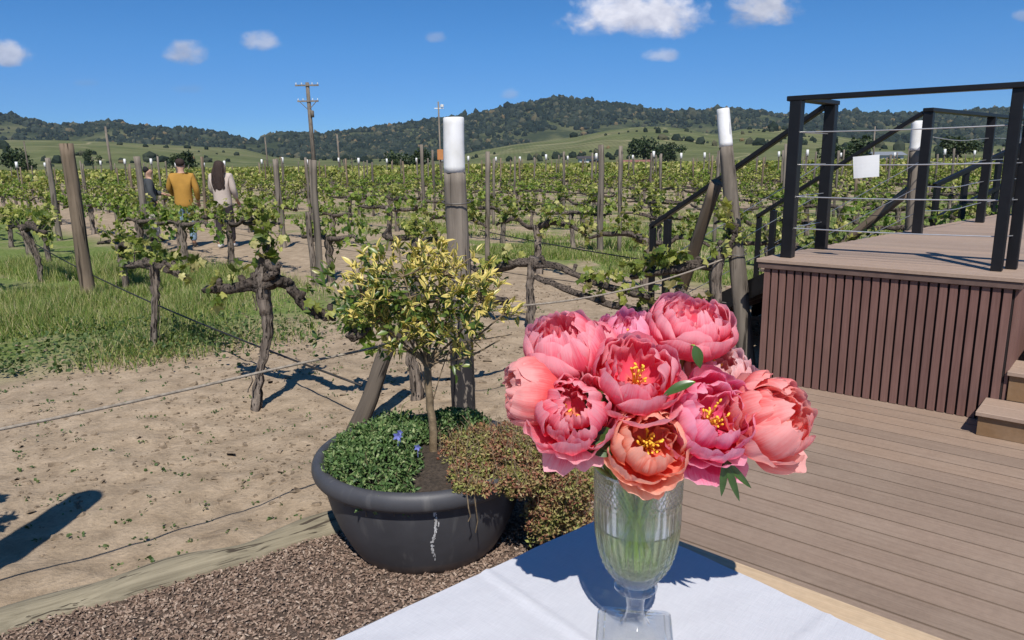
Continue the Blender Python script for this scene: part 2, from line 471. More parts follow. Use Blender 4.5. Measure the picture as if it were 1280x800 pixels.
def mk_slat():
    mt, nt, b, o = newmat('slat cladding')
    g = noise(nt, coords(nt, 'World', (1, 1, .04)), 90, 5, .6)
    col = ramp(nt, g, [(.3, (.150, .077, .063)), (.7, (.205, .110, .091))])
    col = mix(nt, col, ramp(nt, island(nt), [(0, (.86, .87, .88)), (.5, (1, 1, 1)), (1, (1.06, 1.1, 1.08))]), 1.0, 'MULTIPLY')
    col = mix(nt, col, ramp(nt, noise(nt, coords(nt, 'World'), 4, 5), [(.35, .88), (.7, 1.06)]), .8, 'MULTIPLY')
    setcol(nt, b, col); b.inputs['Roughness'].default_value = .62; b.inputs['Specular IOR Level'].default_value = .3
    bump(nt, b, g, .25, .001)
    return mt
MAT['slat'] = mk_slat()
MAT['fascia'] = simple('dark brown edge trim', [(.3, (.10, .062, .05)), (.7, (.15, .098, .08))], 14, .6, .2, .002)
MAT['dark'] = simple('dark backing', [(.3, (.012, .008, .008)), (.7, (.02, .014, .013))], 6, .9, 0)
MAT['tablewood'] = mk_boards('table wood', [(.36, .265, .165), (.48, .365, .24), (.58, .46, .32)], np.array([.78, -.626, 0]), .1, .35)

def mk_pot():
    mt, nt, b, o = newmat('dark grey pot resin')
    v = coords(nt, 'Object')
    n1 = noise(nt, v, 5, 6, .6)
    col = ramp(nt, n1, [(.3, (.042, .042, .047)), (.7, (.066, .066, .073))])
    # pale lime runs and a dusty foot
    st = noise(nt, coords(nt, 'Object', (1, 1, .035)), 17, 3, .6)
    col = mix(nt, col, (.14, .135, .13), ramp(nt, st, [(.58, 0), (.74, .5)]))
    sz = N(nt, 'ShaderNodeSeparateXYZ'); nt.links.new(v, sz.inputs[0])
    dustm = N(nt, 'ShaderNodeMapRange'); nt.links.new(math_(nt, 'ADD', sz.outputs[2], math_(nt, 'MULTIPLY', n1, -.06)), dustm.inputs[0])
    for i, q in ((1, -.03), (2, .03), (3, .75), (4, 0)): dustm.inputs[i].default_value = q
    col = mix(nt, col, (.23, .155, .10), dustm.outputs[0])
    setcol(nt, b, col)
    b.inputs['Roughness'].default_value = .55
    bump(nt, b, noise(nt, v, 90, 4), .15, .002)
    return mt
MAT['pot'] = mk_pot()
MAT['lime'] = simple('lime streak', [(.35, (.30, .29, .28)), (.6, (.62, .61, .6))], 60, .9, .4, .002)

def mk_chips():
    mt, nt, b, o = newmat('gravel chips')
    r = island(nt)
    col = ramp(nt, r, [(0, (.13, .082, .058)), (.3, (.20, .132, .095)), (.6, (.27, .188, .138)), (.88, (.34, .25, .19)), (1, (.46, .36, .28))])
    setcol(nt, b, mix(nt, col, ramp(nt, noise(nt, coords(nt, 'Object'), 120, 3), [(.3, .75), (.7, 1.1)]), .8, 'MULTIPLY'))
    b.inputs['Roughness'].default_value = .9
    return mt
MAT['chips'] = mk_chips()
MAT['gravelbed'] = simple('gravel bed', [(.3, (.07, .046, .034)), (.5, (.16, .11, .08)), (.75, (.28, .205, .16))], 70, .95, 1, .02, kind='World')
MAT['clod'] = simple('earth clod', [(.3, (.10, .072, .048)), (.5, (.2, .15, .10)), (.7, (.34, .26, .185))], 25, .95, .6, .005, kind='World')

def mk_petal(name, base, mid, edge, back):
    mt, nt, b, out = newmat(name)
    uv = N(nt, 'ShaderNodeTexCoord').outputs['UV']
    sx = N(nt, 'ShaderNodeSeparateXYZ'); nt.links.new(uv, sx.inputs[0])
    v = sx.outputs[1]
    mp = N(nt, 'ShaderNodeMapping'); mp.inputs['Scale'].default_value = (9, .9, 1); nt.links.new(uv, mp.inputs[0])
    oi = N(nt, 'ShaderNodeObjectInfo').outputs['Random']
    ad = N(nt, 'ShaderNodeVectorMath', operation='ADD'); nt.links.new(mp.outputs[0], ad.inputs[0])
    cb = N(nt, 'ShaderNodeCombineXYZ'); nt.links.new(math_(nt, 'MULTIPLY', oi, 37.0), cb.inputs[0]); nt.links.new(cb.outputs[0], ad.inputs[1])
    veins = noise(nt, ad.outputs[0], 2.2, 5, .6)
    blot = noise(nt, coords(nt, 'Object'), 38, 3, .55)
    vv = math_(nt, 'ADD', v, math_(nt, 'MULTIPLY_ADD', veins, .7, -.35))
    vv = math_(nt, 'ADD', vv, math_(nt, 'MULTIPLY_ADD', oi, .3, -.15))
    vv = math_(nt, 'ADD', vv, math_(nt, 'MULTIPLY_ADD', blot, .5, -.25))
    col = ramp(nt, vv, [(.02, base), (.28, mid), (.58, mid), (.98, edge)])
    setcol(nt, b, col)
    b.inputs['Roughness'].default_value = .62; b.inputs['Specular IOR Level'].default_value = .18
    bump(nt, b, veins, .5, .002)
    t = N(nt, 'ShaderNodeBsdfTranslucent')
    nt.links.new(mix(nt, col, back, 1.0, 'MULTIPLY'), t.inputs['Color'])
    ms = N(nt, 'ShaderNodeMixShader'); ms.inputs[0].default_value = .5
    nt.links.new(b.outputs[0], ms.inputs[1]); nt.links.new(t.outputs[0], ms.inputs[2])
    nt.links.new(ms.outputs[0], out.inputs['Surface'])
    return mt
PET = {
    'pink': mk_petal('pink petal', (.94, .34, .22), (.95, .145, .235), (.96, .50, .56), (1.05, .95, .95)),
    'coral': mk_petal('coral petal', (.95, .42, .22), (.95, .195, .20), (.96, .52, .50), (1.05, .95, .85)),
    'rose': mk_petal('rose petal', (.94, .28, .25), (.94, .130, .285), (.96, .50, .63), (1.05, .85, .95)),
    'pale': mk_petal('pale petal', (.88, .36, .32), (.89, .36, .39), (.94, .70, .69), (1.05, .95, .95)),
    'orange': mk_petal('orange coral petal', (.96, .46, .12), (.95, .25, .165), (.96, .56, .44), (1.05, .95, .8)),
}
MAT['stamen'] = simple('yellow stamen', [(.3, (.80, .42, .02)), (.7, (.88, .60, .07))], 80, .6, 0)

def mk_glass(name, col, ior, clear, edge=0.0):
    mt, nt, b, out = newmat(name); nt.nodes.remove(b)
    g = N(nt, 'ShaderNodeBsdfRefraction'); g.inputs['Color'].default_value = (*col, 1); g.inputs['IOR'].default_value = ior; g.inputs['Roughness'].default_value = 0.0
    t = N(nt, 'ShaderNodeBsdfTransparent'); t.inputs['Color'].default_value = (*col, 1)
    ms = N(nt, 'ShaderNodeMixShader'); ms.inputs[0].default_value = clear
    nt.links.new(g.outputs[0], ms.inputs[1]); nt.links.new(t.outputs[0], ms.inputs[2])
    gl = N(nt, 'ShaderNodeBsdfGlossy'); gl.inputs['Roughness'].default_value = .02; gl.inputs['Color'].default_value = (.95, .97, 1, 1)
    lw = N(nt, 'ShaderNodeLayerWeight')
    fres = math_(nt, 'MULTIPLY_ADD', math_(nt, 'POWER', lw.outputs['Facing'], 3.0), 1.0, .045 if ior > 1.4 else .02)
    if edge > 0:
        fr = N(nt, 'ShaderNodeFresnel'); fr.inputs['IOR'].default_value = 1.5 if ior > 1.4 else 1.2
        fres = math_(nt, 'ADD', math_(nt, 'MULTIPLY', fres, .6 * (1 - edge)), math_(nt, 'MULTIPLY', fr.outputs[0], edge))
    m2 = N(nt, 'ShaderNodeMixShader'); nt.links.new(fres, m2.inputs[0]); nt.links.new(ms.outputs[0], m2.inputs[1]); nt.links.new(gl.outputs[0], m2.inputs[2])
    nt.links.new(m2.outputs[0], out.inputs['Surface'])
    return mt
MAT['glass'] = mk_glass('cut glass', (.985, .99, .99), 1.45, .64, .6)
MAT['footglass'] = mk_glass('foot glass', (.99, .995, .995), 1.45, .82)
MAT['water'] = mk_glass('vase water', (.92, .98, .74), 1.33, .78, .6)

def mk_cloth():
    mt, nt, b, o = newmat('white linen')
    a = math.atan2(-.626, .78)
    v0 = coords(nt, 'World', (1, 1, 1), (0, 0, -a))
    def weave(sc):
        mp = N(nt, 'ShaderNodeMapping'); mp.inputs['Scale'].default_value = sc; nt.links.new(v0, mp.inputs[0])
        return noise(nt, mp.outputs[0], 1.0, 3, .6)
    w1, w2 = weave((30, 900, 1)), weave((900, 30, 1))
    w = math_(nt, 'ADD', w1, w2)
    setcol(nt, b, ramp(nt, math_(nt, 'MULTIPLY', w, .5), [(.35, (.475, .48, .51)), (.6, (.555, .56, .59))]))
    b.inputs['Roughness'].default_value = .9; b.inputs['Specular IOR Level'].default_value = .15
    p = bump(nt, None, w, .35, .0008)
    bump(nt, b, noise(nt, v0, 9, 4, .5, .5), .3, .006, p)
    return mt
MAT['cloth'] = mk_cloth()

# ------------------------------------------------------------------ world and sun
SUN_EL, SUN_AZ = rad(52), rad(2.5)          # light comes from behind the viewer, a hair to the right
to_sun = Vector((math.sin(SUN_AZ) * math.cos(SUN_EL), -math.cos(SUN_AZ) * math.cos(SUN_EL), math.sin(SUN_EL)))
def build_world():
    w = bpy.data.worlds.new('World'); S.world = w; w.use_nodes = True
    nt = w.node_tree; nt.nodes.clear()
    out = N(nt, 'ShaderNodeOutputWorld'); bg = N(nt, 'ShaderNodeBackground')
    sky = N(nt, 'ShaderNodeTexSky'); sky.sky_type = 'NISHITA'; sky.sun_disc = False
    sky.sun_elevation = SUN_EL
    sky.sun_rotation = math.atan2(to_sun.x, to_sun.y)
    sky.altitude = 2500; sky.air_density = 1.0; sky.dust_density = .0; sky.ozone_density = 4.0
    hs = N(nt, 'ShaderNodeHueSaturation'); hs.inputs['Saturation'].default_value = 1.3; hs.inputs['Value'].default_value = 1.0
    nt.links.new(sky.outputs[0], hs.inputs['Color'])
    tc = N(nt, 'ShaderNodeTexCoord').outputs['Generated']
    sx = N(nt, 'ShaderNodeSeparateXYZ'); nt.links.new(tc, sx.inputs[0])
    col = mix(nt, hs.outputs['Color'], ramp(nt, sx.outputs[2], [(0, (.36, .60, .92)), (.06, (.48, .68, .96)), (.14, (.70, .85, 1)), (.32, (1.0, 1.02, 1.02))]), 1.0, 'MULTIPLY')
    yy = math_(nt, 'MAXIMUM', sx.outputs[1], .05)
    u = math_(nt, 'DIVIDE', sx.outputs[0], yy); v = math_(nt, 'DIVIDE', sx.outputs[2], yy)
    cb = N(nt, 'ShaderNodeCombineXYZ'); nt.links.new(u, cb.inputs[0]); nt.links.new(v, cb.inputs[1])
    mp = N(nt, 'ShaderNodeMapping'); mp.inputs['Scale'].default_value = (1, 1.5, 1); nt.links.new(cb.outputs[0], mp.inputs[0])
    n1 = noise(nt, mp.outputs[0], 17, 8, .58, .35)
    n2 = noise(nt, mp.outputs[0], 50, 6, .6, .2)
    nn = math_(nt, 'ADD', math_(nt, 'MULTIPLY', n1, .75), math_(nt, 'MULTIPLY', n2, .25))
    lump = noise(nt, mp.outputs[0], 28, 5, .55, .2)
    CL = [(798, 20, 98, 40, 1.0, 1.0, -.0), (950, 12, 50, 33, .9, .8, 0), (825, 70, 26, 11, .55, .85, 0), (228, 68, 32, 19, .7, .75, 0),
          (327, 53, 27, 16, .62, .8, 0), (2, 68, 34, 19, .8, .85, 0), (547, 47, 16, 9, .3, .7, 0), (638, 118, 14, 9, .3, .75, 0),
          (105, 104, 22, 6, .13, .5, 0), (235, 112, 24, 7, .13, .5, 0), (1278, 20, 14, 9, .4, .75, 0)]
    for (px, py, a, b_, dens, bright, _) in CL:
        d = ray(px, py); uc, vc = d[0] / d[1], d[2] / d[1]
        A, B = a / F, b_ / F
        du = math_(nt, 'DIVIDE', math_(nt, 'SUBTRACT', u, uc), A)
        dv = math_(nt, 'DIVIDE', math_(nt, 'SUBTRACT', v, vc), B)
        # flat base: lower side falls off faster
        dv2 = math_(nt, 'MULTIPLY', dv, math_(nt, 'ADD', 1.0, math_(nt, 'MULTIPLY', math_(nt, 'LESS_THAN', dv, 0.0), .35)))
        r2 = math_(nt, 'ADD', math_(nt, 'MULTIPLY', du, du), math_(nt, 'MULTIPLY', dv2, dv2))
        e = math_(nt, 'ADD', math_(nt, 'SUBTRACT', 1.0, r2), math_(nt, 'MULTIPLY', math_(nt, 'SUBTRACT', nn, .5), 3.6))
        mr = N(nt, 'ShaderNodeMapRange', interpolation_type='SMOOTHSTEP'); nt.links.new(e, mr.inputs[0])
        for i, q in ((1, .0), (2, 1.1), (3, 0), (4, dens)): mr.inputs[i].default_value = q
        sh = N(nt, 'ShaderNodeMapRange'); nt.links.new(math_(nt, 'ADD', dv, math_(nt, 'MULTIPLY', math_(nt, 'SUBTRACT', lump, .5), 4.0)), sh.inputs[0])
        for i, q in ((1, -1.0), (2, .6), (3, 0), (4, 1)): sh.inputs[i].default_value = q
        cc = mix(nt, [bright * q for q in CLD], [bright * q for q in CLL], sh.outputs[0])
        col = mix(nt, col, cc, mr.outputs[0])
    nt.links.new(col, bg.inputs['Color']); bg.inputs['Strength'].default_value = SKY
    nt.links.new(bg.outputs[0], out.inputs['Surface'])
SKY = .098
HAZE = .00007
CLD = (4.3, 4.6, 6.0); CLL = (8.2, 8.3, 9.3)
build_world()
sd = bpy.data.lights.new('sun', 'SUN'); sd.energy = 5.0; sd.angle = rad(.53); sd.color = (1, .955, .89)
sun = bpy.data.objects.new('sun', sd); COL.objects.link(sun)
sun.rotation_euler = to_sun.to_track_quat('Z', 'Y').to_euler()
sun.location = (0, -20, 40)

# ------------------------------------------------------------------ ground sheet
_l0, _l1 = gz(0, 794, .03), gz(412, 668, .03)
_ld = (_l1 - _l0) / np.linalg.norm(_l1 - _l0)
LOG0, LOG1 = (_l0 - _ld * 1.3) * np.array([1, 1, 0]), (_l1 + _ld * 1.35) * np.array([1, 1, 0])
LD = (LOG1 - LOG0) / np.linalg.norm(LOG1 - LOG0); LN = np.array([-LD[1], LD[0], 0])
def gh(x, y):
    """height of the earth: small lumps near, level far away"""
    r = math.hypot(x, y)
    k = 1.0 if r < 14 else max(0, 1 - (r - 14) / 20)
    if k == 0: return 0.0
    h = .035 * mnoise.noise(Vector((x * .6, y * .6, 0))) + .028 * mnoise.noise(Vector((x * 2.3, y * 2.3, 4))) + .015 * mnoise.noise(Vector((x * 7, y * 7, 9)))
    h += .006 * mnoise.noise(Vector((x * 17, y * 17, 2)))
    rx, ry = x - 1.73, y - 5.0
    al, ou = rx * .757 - ry * .654, rx * .654 + ry * .757
    if (ou < 0 and al > -.2 - .35 * ou) or (ou >= 0 and al > .05): return -.12
    if (x - LOG0[0]) * LN[0] + (y - LOG0[1]) * LN[1] < -.0 and y < 4.2: return -.05
    return h * k - .012
mb = MB()
rings = list(np.concatenate([np.linspace(.4, 6, 110), np.geomspace(6.1, 40, 110), np.geomspace(42, 9000, 40)]))
azs = list(np.radians(np.concatenate([np.linspace(-46, 46, 380), np.linspace(50, 310, 60)])))
nA = len(azs)
def in_pad(x, y):                           # under the gravel, the decking and the table
    return False
vs = [(0.0, 0.0, -.03)]
for r in rings:
    for a in azs:
        x, y = r * math.sin(a), r * math.cos(a)
        vs.append((x, y, gh(x, y)))
fs = [(0, 1 + (j + 1) % nA, 1 + j) for j in range(nA)]
for i in range(len(rings) - 1):
    for j in range(nA):
        k = (j + 1) % nA
        fs.append((1 + i * nA + j, 1 + i * nA + k, 1 + (i + 1) * nA + k, 1 + (i + 1) * nA + j))
mb.add(vs, fs)
g = mb.build('ground', MAT['dirt'], smooth=True); g['kind'] = 'structure'

# gravel pad in front of the log, with loose chips on it
mb = MB()
pad = [LOG0, LOG1, np.array([1.0, 4.05, 0]), np.array([.36, 2.3, 0]), np.array([-.35, .3, 0]), np.array([-3.4, -1.5, 0])]
mb.add([(p[0], p[1], .030) for p in pad], [tuple(range(len(pad)))[::-1]])
o = mb.build('gravel_pad', MAT['gravelbed']); o['kind'] = 'structure'
def chip_template(rs):
    return None
pos = []; rs = np.random.RandomState(3)
while len(pos) < 50000:
    x, y = rs.uniform(-2.4, 1.0), rs.uniform(1.0, 4.1)
    p = np.array([x, y, 0])
    dl = (p - LOG0) @ LN
    if dl > .012: continue
    rx, ry = x - 1.73, y - 5.0
    if rx * .757 - ry * .654 > -.28 - .35 * (rx * .654 + ry * .757): continue
    if dl < -1.9: continue
    pos.append((x, y, .030 + abs(rs.normal(0, .006))))
pos = np.array(pos)
TVc = np.array([(-.5, -.35, -.1), (.5, -.3, -.12), (.45, .35, -.1), (-.4, .4, -.1), (-.35, -.25, .22), (.3, -.2, .28), (.32, .2, .2), (-.28, .25, .25)])
TFc = np.array([(4, 5, 6, 7), (0, 1, 5, 4), (1, 2, 6, 5), (2, 3, 7, 6), (3, 0, 4, 7)])
nz = np.column_stack([rs.normal(0, .45, len(pos)), rs.normal(0, .45, len(pos)), np.ones(len(pos))])
sc = np.column_stack([rs.uniform(.006, .020, len(pos)), rs.uniform(.005, .013, len(pos)), rs.uniform(.005, .012, len(pos))])
mb = MB(); mb.addnp(*scatter(TVc, TFc, pos, rots(nz, rs=rs), sc))
o = mb.build('gravel', MAT['chips']); tag(o, 'loose brown stone chips covering the ground in front of the log', 'gravel', kind='stuff')

# small clods and sprouts on the bare earth
pos = []
while len(pos) < 7500:
    d = rs.uniform(2.2, 9.5) ** 1.0; a = rs.uniform(rad(-36), rad(22))
    p = np.array([d * math.sin(a), d * math.cos(a), 0])
    if (p - LOG0) @ LN < .16: continue
    if p[0] > 1.5 and p[1] < 6: continue
    if mnoise.noise(Vector((p[0] * .9, p[1] * .9, 5))) < rs.uniform(-.5, .5): continue
    pos.append((p[0], p[1], gh(p[0], p[1])))
pos = np.array(pos)
nz = np.column_stack([rs.normal(0, .5, len(pos)), rs.normal(0, .5, len(pos)), np.ones(len(pos))])
s0 = rs.gamma(1.6, .0075, len(pos)) + .004
sc = np.column_stack([s0 * rs.uniform(.8, 1.6, len(pos)), s0, s0 * .9])
mb = MB(); mb.addnp(*scatter(TVc, TFc, pos, rots(nz, rs=rs), sc))
o = mb.build('earth_clods', MAT['clod']); tag(o, 'small crumbly clods scattered over the bare sandy earth', 'clods', kind='stuff')

# ------------------------------------------------------------------ log border and hose
def log_border():
    t = thing('border_log', 'long weathered log edging the gravel beside the bare earth', 'log', LOG0)
    pts = []
    n = 60
    for i in range(n + 1):
        p = LOG0 + (LOG1 - LOG0) * i / n
        w = .012 * math.sin(i * .35) + .01 * math.sin(i * .9)
        pts.append((p[0] + LN[0] * (w + .058), p[1] + LN[1] * (w + .058), .012 + .008 * math.sin(i * .5)))
    b = MB(); b.tube(pts, [.074 + .005 * math.sin(i * .7) for i in range(n + 1)], 20, .05, 3)
    me = b.build('log', MAT['log'], t, smooth=True)
    # grain runs along the log: rotate the object frame to it
    a = math.atan2(LD[1], LD[0])
    me.data.transform(Matrix.Rotation(-a, 4, 'Z')); me.rotation_euler = (0, 0, a)
    kb = MB(); kp = gz(178, 716, .1)
    return t
log_border()
def line_tube(name, pts, r, mat, label, cat_, per=8, sides=6):
    b = MB(); b.tube(cat(pts, per), r, sides)
    o = b.build(name, mat, smooth=True); return tag(o, label, cat_)

# ------------------------------------------------------------------ decking
ZD = .035
def ad(along, out, z):                      # deck frame: along the boards, outwards (away from viewer), height
    return FL + DD * along + DR * out + UZ * z
FL = np.array([1.73, 5.0, 0.0])             # left front corner of the raised platform
FLEN = 1.43
b = MB()
ow = -.14
k = 0
rs = np.random.RandomState(5)
while ow > -6.5:
    # boards start at the deck's left edge and run on past the right of the view
    o0, o1 = ow + .0055, ow + .1345
    left = -.30 - .35 * ow
    cuts = [left, 8.0]
    for c0, c1 in zip(cuts[:-1], cuts[1:]):
        b.box((c0 + .0015, o0, ZD - .022), (c1 - .0015, o1, ZD), (DD, DR, UZ), FL)
    ow -= .14; k += 1
o = b.build('deck', MAT['deck']); o['kind'] = 'structure'
b = MB(); ow = -.14
while ow > -6.5:
    b.box((-.29 - .35 * ow, ow, -.06), (8, ow + .14, ZD - .024), (DD, DR, UZ), FL); ow -= .14
o = b.build('deck_base', MAT['dark']); o['kind'] = 'structure'

# ------------------------------------------------------------------ raised platform
ZT = .885
PLAT = thing('raised_platform', 'raised wooden platform clad in dark brown vertical slats', 'platform', FL)
PD = 5.2                                    # how far the platform runs back
b = MB()
pitch = FLEN / 27
for i in range(27):
    b.box((i * pitch + .003, -.019, ZD + .002), (i * pitch + pitch - .010, 0, ZT - .066), (DD, DR, UZ), FL)
b.build('front_cladding', MAT['slat'], PLAT, bevel=.0015)
b = MB()
for i in range(60):
    b.box((FLEN + .002, i * .0575 + .004, ZD + .002), (FLEN + .021, i * .0575 + .047, ZT - .066), (DD, DR, UZ), FL)
b.build('side_cladding', MAT['slat'], PLAT, bevel=.0015)
b = MB()
la = DR + DD * .125; la /= np.linalg.norm(la); lb_ = np.cross(la, UZ)
for q in range(86): b.box((.01 + q * .06, -.020, ZD + .002), (.058 + q * .06, -.001, ZT - .066), (la, -lb_, UZ), FL)
b.build('rear_side_cladding', MAT['slat'], PLAT)
b = MB()
for q in range(26): b.box((.125 * .2 * (q + 1), .001 + q * .2, 0), (FLEN, .2 + q * .2, ZT - .068), (DD, DR, UZ), FL)
b.box((FLEN - .1, 1.45, 0), (6, PD, ZT - .068), (DD, DR, UZ), FL)
b.build('inner_frame', MAT['dark'], PLAT)
b = MB()
b.box((-.035, -.036, ZT - .064), (FLEN + .035, -.002, ZT - .027), (DD, DR, UZ), FL)
b.box((FLEN + .003, .0, ZT - .064), (FLEN + .034, 1.4, ZT - .027), (DD, DR, UZ), FL)
b.box((.0, -.034, ZT - .064), (PD, -.003, ZT - .027), (la, -lb_, UZ), FL)
b.build('fascia', MAT['fascia'], PLAT, bevel=.002)
b = MB()
i = 0; q = -.045
rs = np.random.RandomState(8)
while q < PD:
    w = .138
    e = FLEN + .045 if q < 1.40 else 6.0
    b.box((-.045 + .125 * max(0, q), q, ZT - .024), (e, q + w - .004, ZT), (DD, DR, UZ), FL)
    q += w
b.build('top_boards', MAT['tread'], PLAT, bevel=.002)

# right-hand steps up to the platform
STEPS = thing('deck_steps', 'wooden steps with tan risers beside the slatted platform wall', 'steps', ad(1.01, -.31, 0))
for k in range(4):
    o0 = -.31 + k * .30; z1 = .175 * (k + 1) + ZD * 0
    st = 1.37 if k == 0 else FLEN + .028 + (.10 if k > 1 else 0)
    b = MB(); b.box((st, o0, ZD + .001 if k == 0 else .175 * k + .001), (3.6, o0 + .022, z1 - .028), (DD, DR, UZ), FL)
    b.build('riser', MAT['riser'], STEPS, bevel=.0015)
    b = MB()
    back = o0 + .30 if (k == 0 or True) else o0
    b.box((st - .012, o0 - .022, z1 - .025), (3.6, o0 + .138, z1), (DD, DR, UZ), FL)
    b.box((st - .012, o0 + .142, z1 - .025), (3.6, o0 + .297, z1), (DD, DR, UZ), FL)
    b.build('tread', MAT['tread'], STEPS, bevel=.003)
    b = MB(); b.box((st + .002, o0 + .024, ZD + .001 if k == 0 else .175 * k + .001), (st + .02, (-.024 if k == 0 else o0 + .296), z1 - .028), (DD, DR, UZ), FL)
    b.build('side_panel', MAT['riser'], STEPS)

# railings
PW = .075
def rpost(parent, p, ztop, z0=ZT, w=PW, name='post'):
    b = MB(); b.box((-w / 2, -w / 2, z0 - .0), (w / 2, w / 2, ztop), (DD, DR, UZ), np.array([p[0], p[1], 0]))
    o = b.build(name, MAT['blackmetal'], parent, bevel=.004)
    return o
zr = 1.93
pA, pB = ad(.10, .13, 0), ad(.12, .74, 0)
pC, pD_ = ad(.42, 2.29, 0), ad(.64, 3.88, 0)
pE, pF = ad(FLEN - .125, .20, 0), ad(FLEN - .07, .34, 0)
G = thing('front_railing', 'black metal railing with thin steel cables along the platform front', 'railing', ad(.1, .13, ZT))
for p in (pA, pB): rpost(G, p, zr - .015)
for p in (pE, pF): rpost(G, p, zr - .015, w=.058)
b = MB(); b.beam(pA + UZ * zr - DD * .06, pE + UZ * zr + DD * .06, .085, .032); b.build('top_rail', MAT['blackmetal'], G, bevel=.004)
b = MB(); b.beam(pA + UZ * zr + DR * .044, pB + UZ * zr + DR * .05, .085, .030); b.build('top_rail', MAT['blackmetal'], G, bevel=.004)
b = MB(); b.beam(pE + UZ * (zr) + DD * .062, pE + UZ * zr + DD * 1.2 , .085, .031); b.build('top_rail', MAT['blackmetal'], G, bevel=.004)
for z in (.20, .41, .62, .83):
    b = MB(); b.tube(cat([pA + UZ * (ZT + z), (pA + pE) / 2 + UZ * (ZT + z - .006), pE + UZ * (ZT + z)], 6), .0042, 6); b.build('cable', MAT['cable'], G)
    b = MB(); b.tube([pA + UZ * (ZT + z), pB + UZ * (ZT + z)], .0035, 6); b.build('cable', MAT['cable'], G)
    b = MB(); b.tube([pE + UZ * (ZT + z), pF + UZ * (ZT + z)], .0035, 6); b.build('cable', MAT['cable'], G)
G2 = thing('side_railing', 'black metal railing along the far left edge of the platform', 'railing', ad(.15, 2.2, ZT))
pG = ad(.80, 5.1, 0)
for p in (pC, pD_, pG): rpost(G2, p, zr - .015)
b = MB(); b.beam(pC + UZ * zr - DR * .05, pG + UZ * zr + DR * .05, .085, .032); b.build('top_rail', MAT['blackmetal'], G2, bevel=.004)
for z in (.20, .41, .62, .83):
    b = MB(); b.tube(cat([pC + UZ * (ZT + z), (pC + pD_) / 2 + UZ * (ZT + z - .03), pD_ + UZ * (ZT + z), pG + UZ * (ZT + z)], 6), .004, 6); b.build('cable', MAT['cable'], G2)
# left stair down to the vineyard with a handrail on each side
SD = -DD
ST = thing('side_stairs', 'wooden stairs going down from the far side of the platform', 'stairs', ad(-.03, 1.45, 0))
for k in range(4):
    z1 = ZT - .177 * (k + 1)
    b = MB(); b.box((-.045 - .28 * (k + 1), .72, z1 - .03), (-.05 - .28 * k, 2.24, z1), (DD, DR, UZ), FL); b.build('tread', MAT['tread'], ST, bevel=.003)
    b = MB(); b.box((-.045 - .28 * (k + 1) + .02, .76, (z1 - .177 if k < 3 else -.02)), (-.045 - .28 * (k + 1) + .04, 2.2, z1 - .032), (DD, DR, UZ), FL); b.build('riser', MAT['slat'], ST)
for sgn, pT, lab in ((0, pB, 'nearer of the two sloping black handrails beside the stairs'), (1, pC, 'farther sloping black handrail beyond the white-topped post')):
    H = thing('stair_handrail', lab, 'handrail', pT + SD * 1.42)
    p1 = pT + SD * 1.42
    b = MB(); b.beam(pT + UZ * (zr - .02) + SD * .042, p1 + UZ * .985 + SD * .02, .07, .034); b.build('sloping_rail', MAT['blackmetal'], H, bevel=.004)
    rpost(H, p1, .975, -.02, .045, 'newel_post')
    rpost(H, p1 - SD * .14, 1.05, -.02, .055, 'newel_post')
    b = MB(); b.beam(pT + UZ * (ZT - .1) + SD * .06 - DR * .01, p1 + UZ * .04, .035, .14); b.build('stringer', MAT['blackmetal'], H)
    for z in (.2, .42, .64):
        b = MB(); b.tube([pT + UZ * (ZT + z), p1 + UZ * (z * .9 + .05)], .0032, 6); b.build('cable', MAT['cable'], H)
# ramp rail beyond the platform on the right
RR = thing('ramp_railing', 'dark sloping rail beyond the platform at the far right', 'railing', (at(1205, 270, 9.2)[0], 9.2, 0))
for dz, wv in ((0, .05), (-.42, .045)):
    a0, a1 = at(1168, 232, 9.0), at(1300, 170, 9.8)
    b = MB(); b.beam(a0 + UZ * dz, a1 + UZ * dz, .06, wv); b.build('sloping_rail', MAT['blackmetal'], RR, bevel=.003)
for px, Y, yy in ((1172, 9.02, 230), (1208, 9.25, 214), (1250, 9.5, 194)):
    p = at(px, yy, Y)
    b = MB(); b.beam((p[0], p[1], 0), (p[0], p[1], p[2]), .06, .06); b.build('post', MAT['blackmetal'], RR, bevel=.003)
# sheet of paper tied to a cable
pc = pA + (pE - pA) * .375
def paper():
    b = MB(); w, h = .150, .135
    vs = []; uv = []
    for i in range(7):
        for j in range(7):
            u, v = i / 6 - .5, j / 6 - .5
            bow = .006 * math.sin(u * 3) + .004 * v * u * 6
            p = DD * (u * w) + UZ * (v * h) + DR * bow
            vs.append(p); uv.append((u, v))
    fs = [(i * 7 + j, (i + 1) * 7 + j, (i + 1) * 7 + j + 1, i * 7 + j + 1) for i in range(6) for j in range(6)]
    b.add(vs, fs, uv)
    o = b.build('paper_notice', MAT['paper'])
    o.data.transform(Matrix.Rotation(rad(-5), 4, Vector(DR)))
    n = len(o.data.vertices)
    sm = o.modifiers.new('thickness', 'SOLIDIFY'); sm.thickness = .0006
    o.location = Vector(pc + UZ * (ZT + .605) - DR * .009)
    return tag(o, 'blank white paper notice tied to the railing cables', 'notice')
paper()

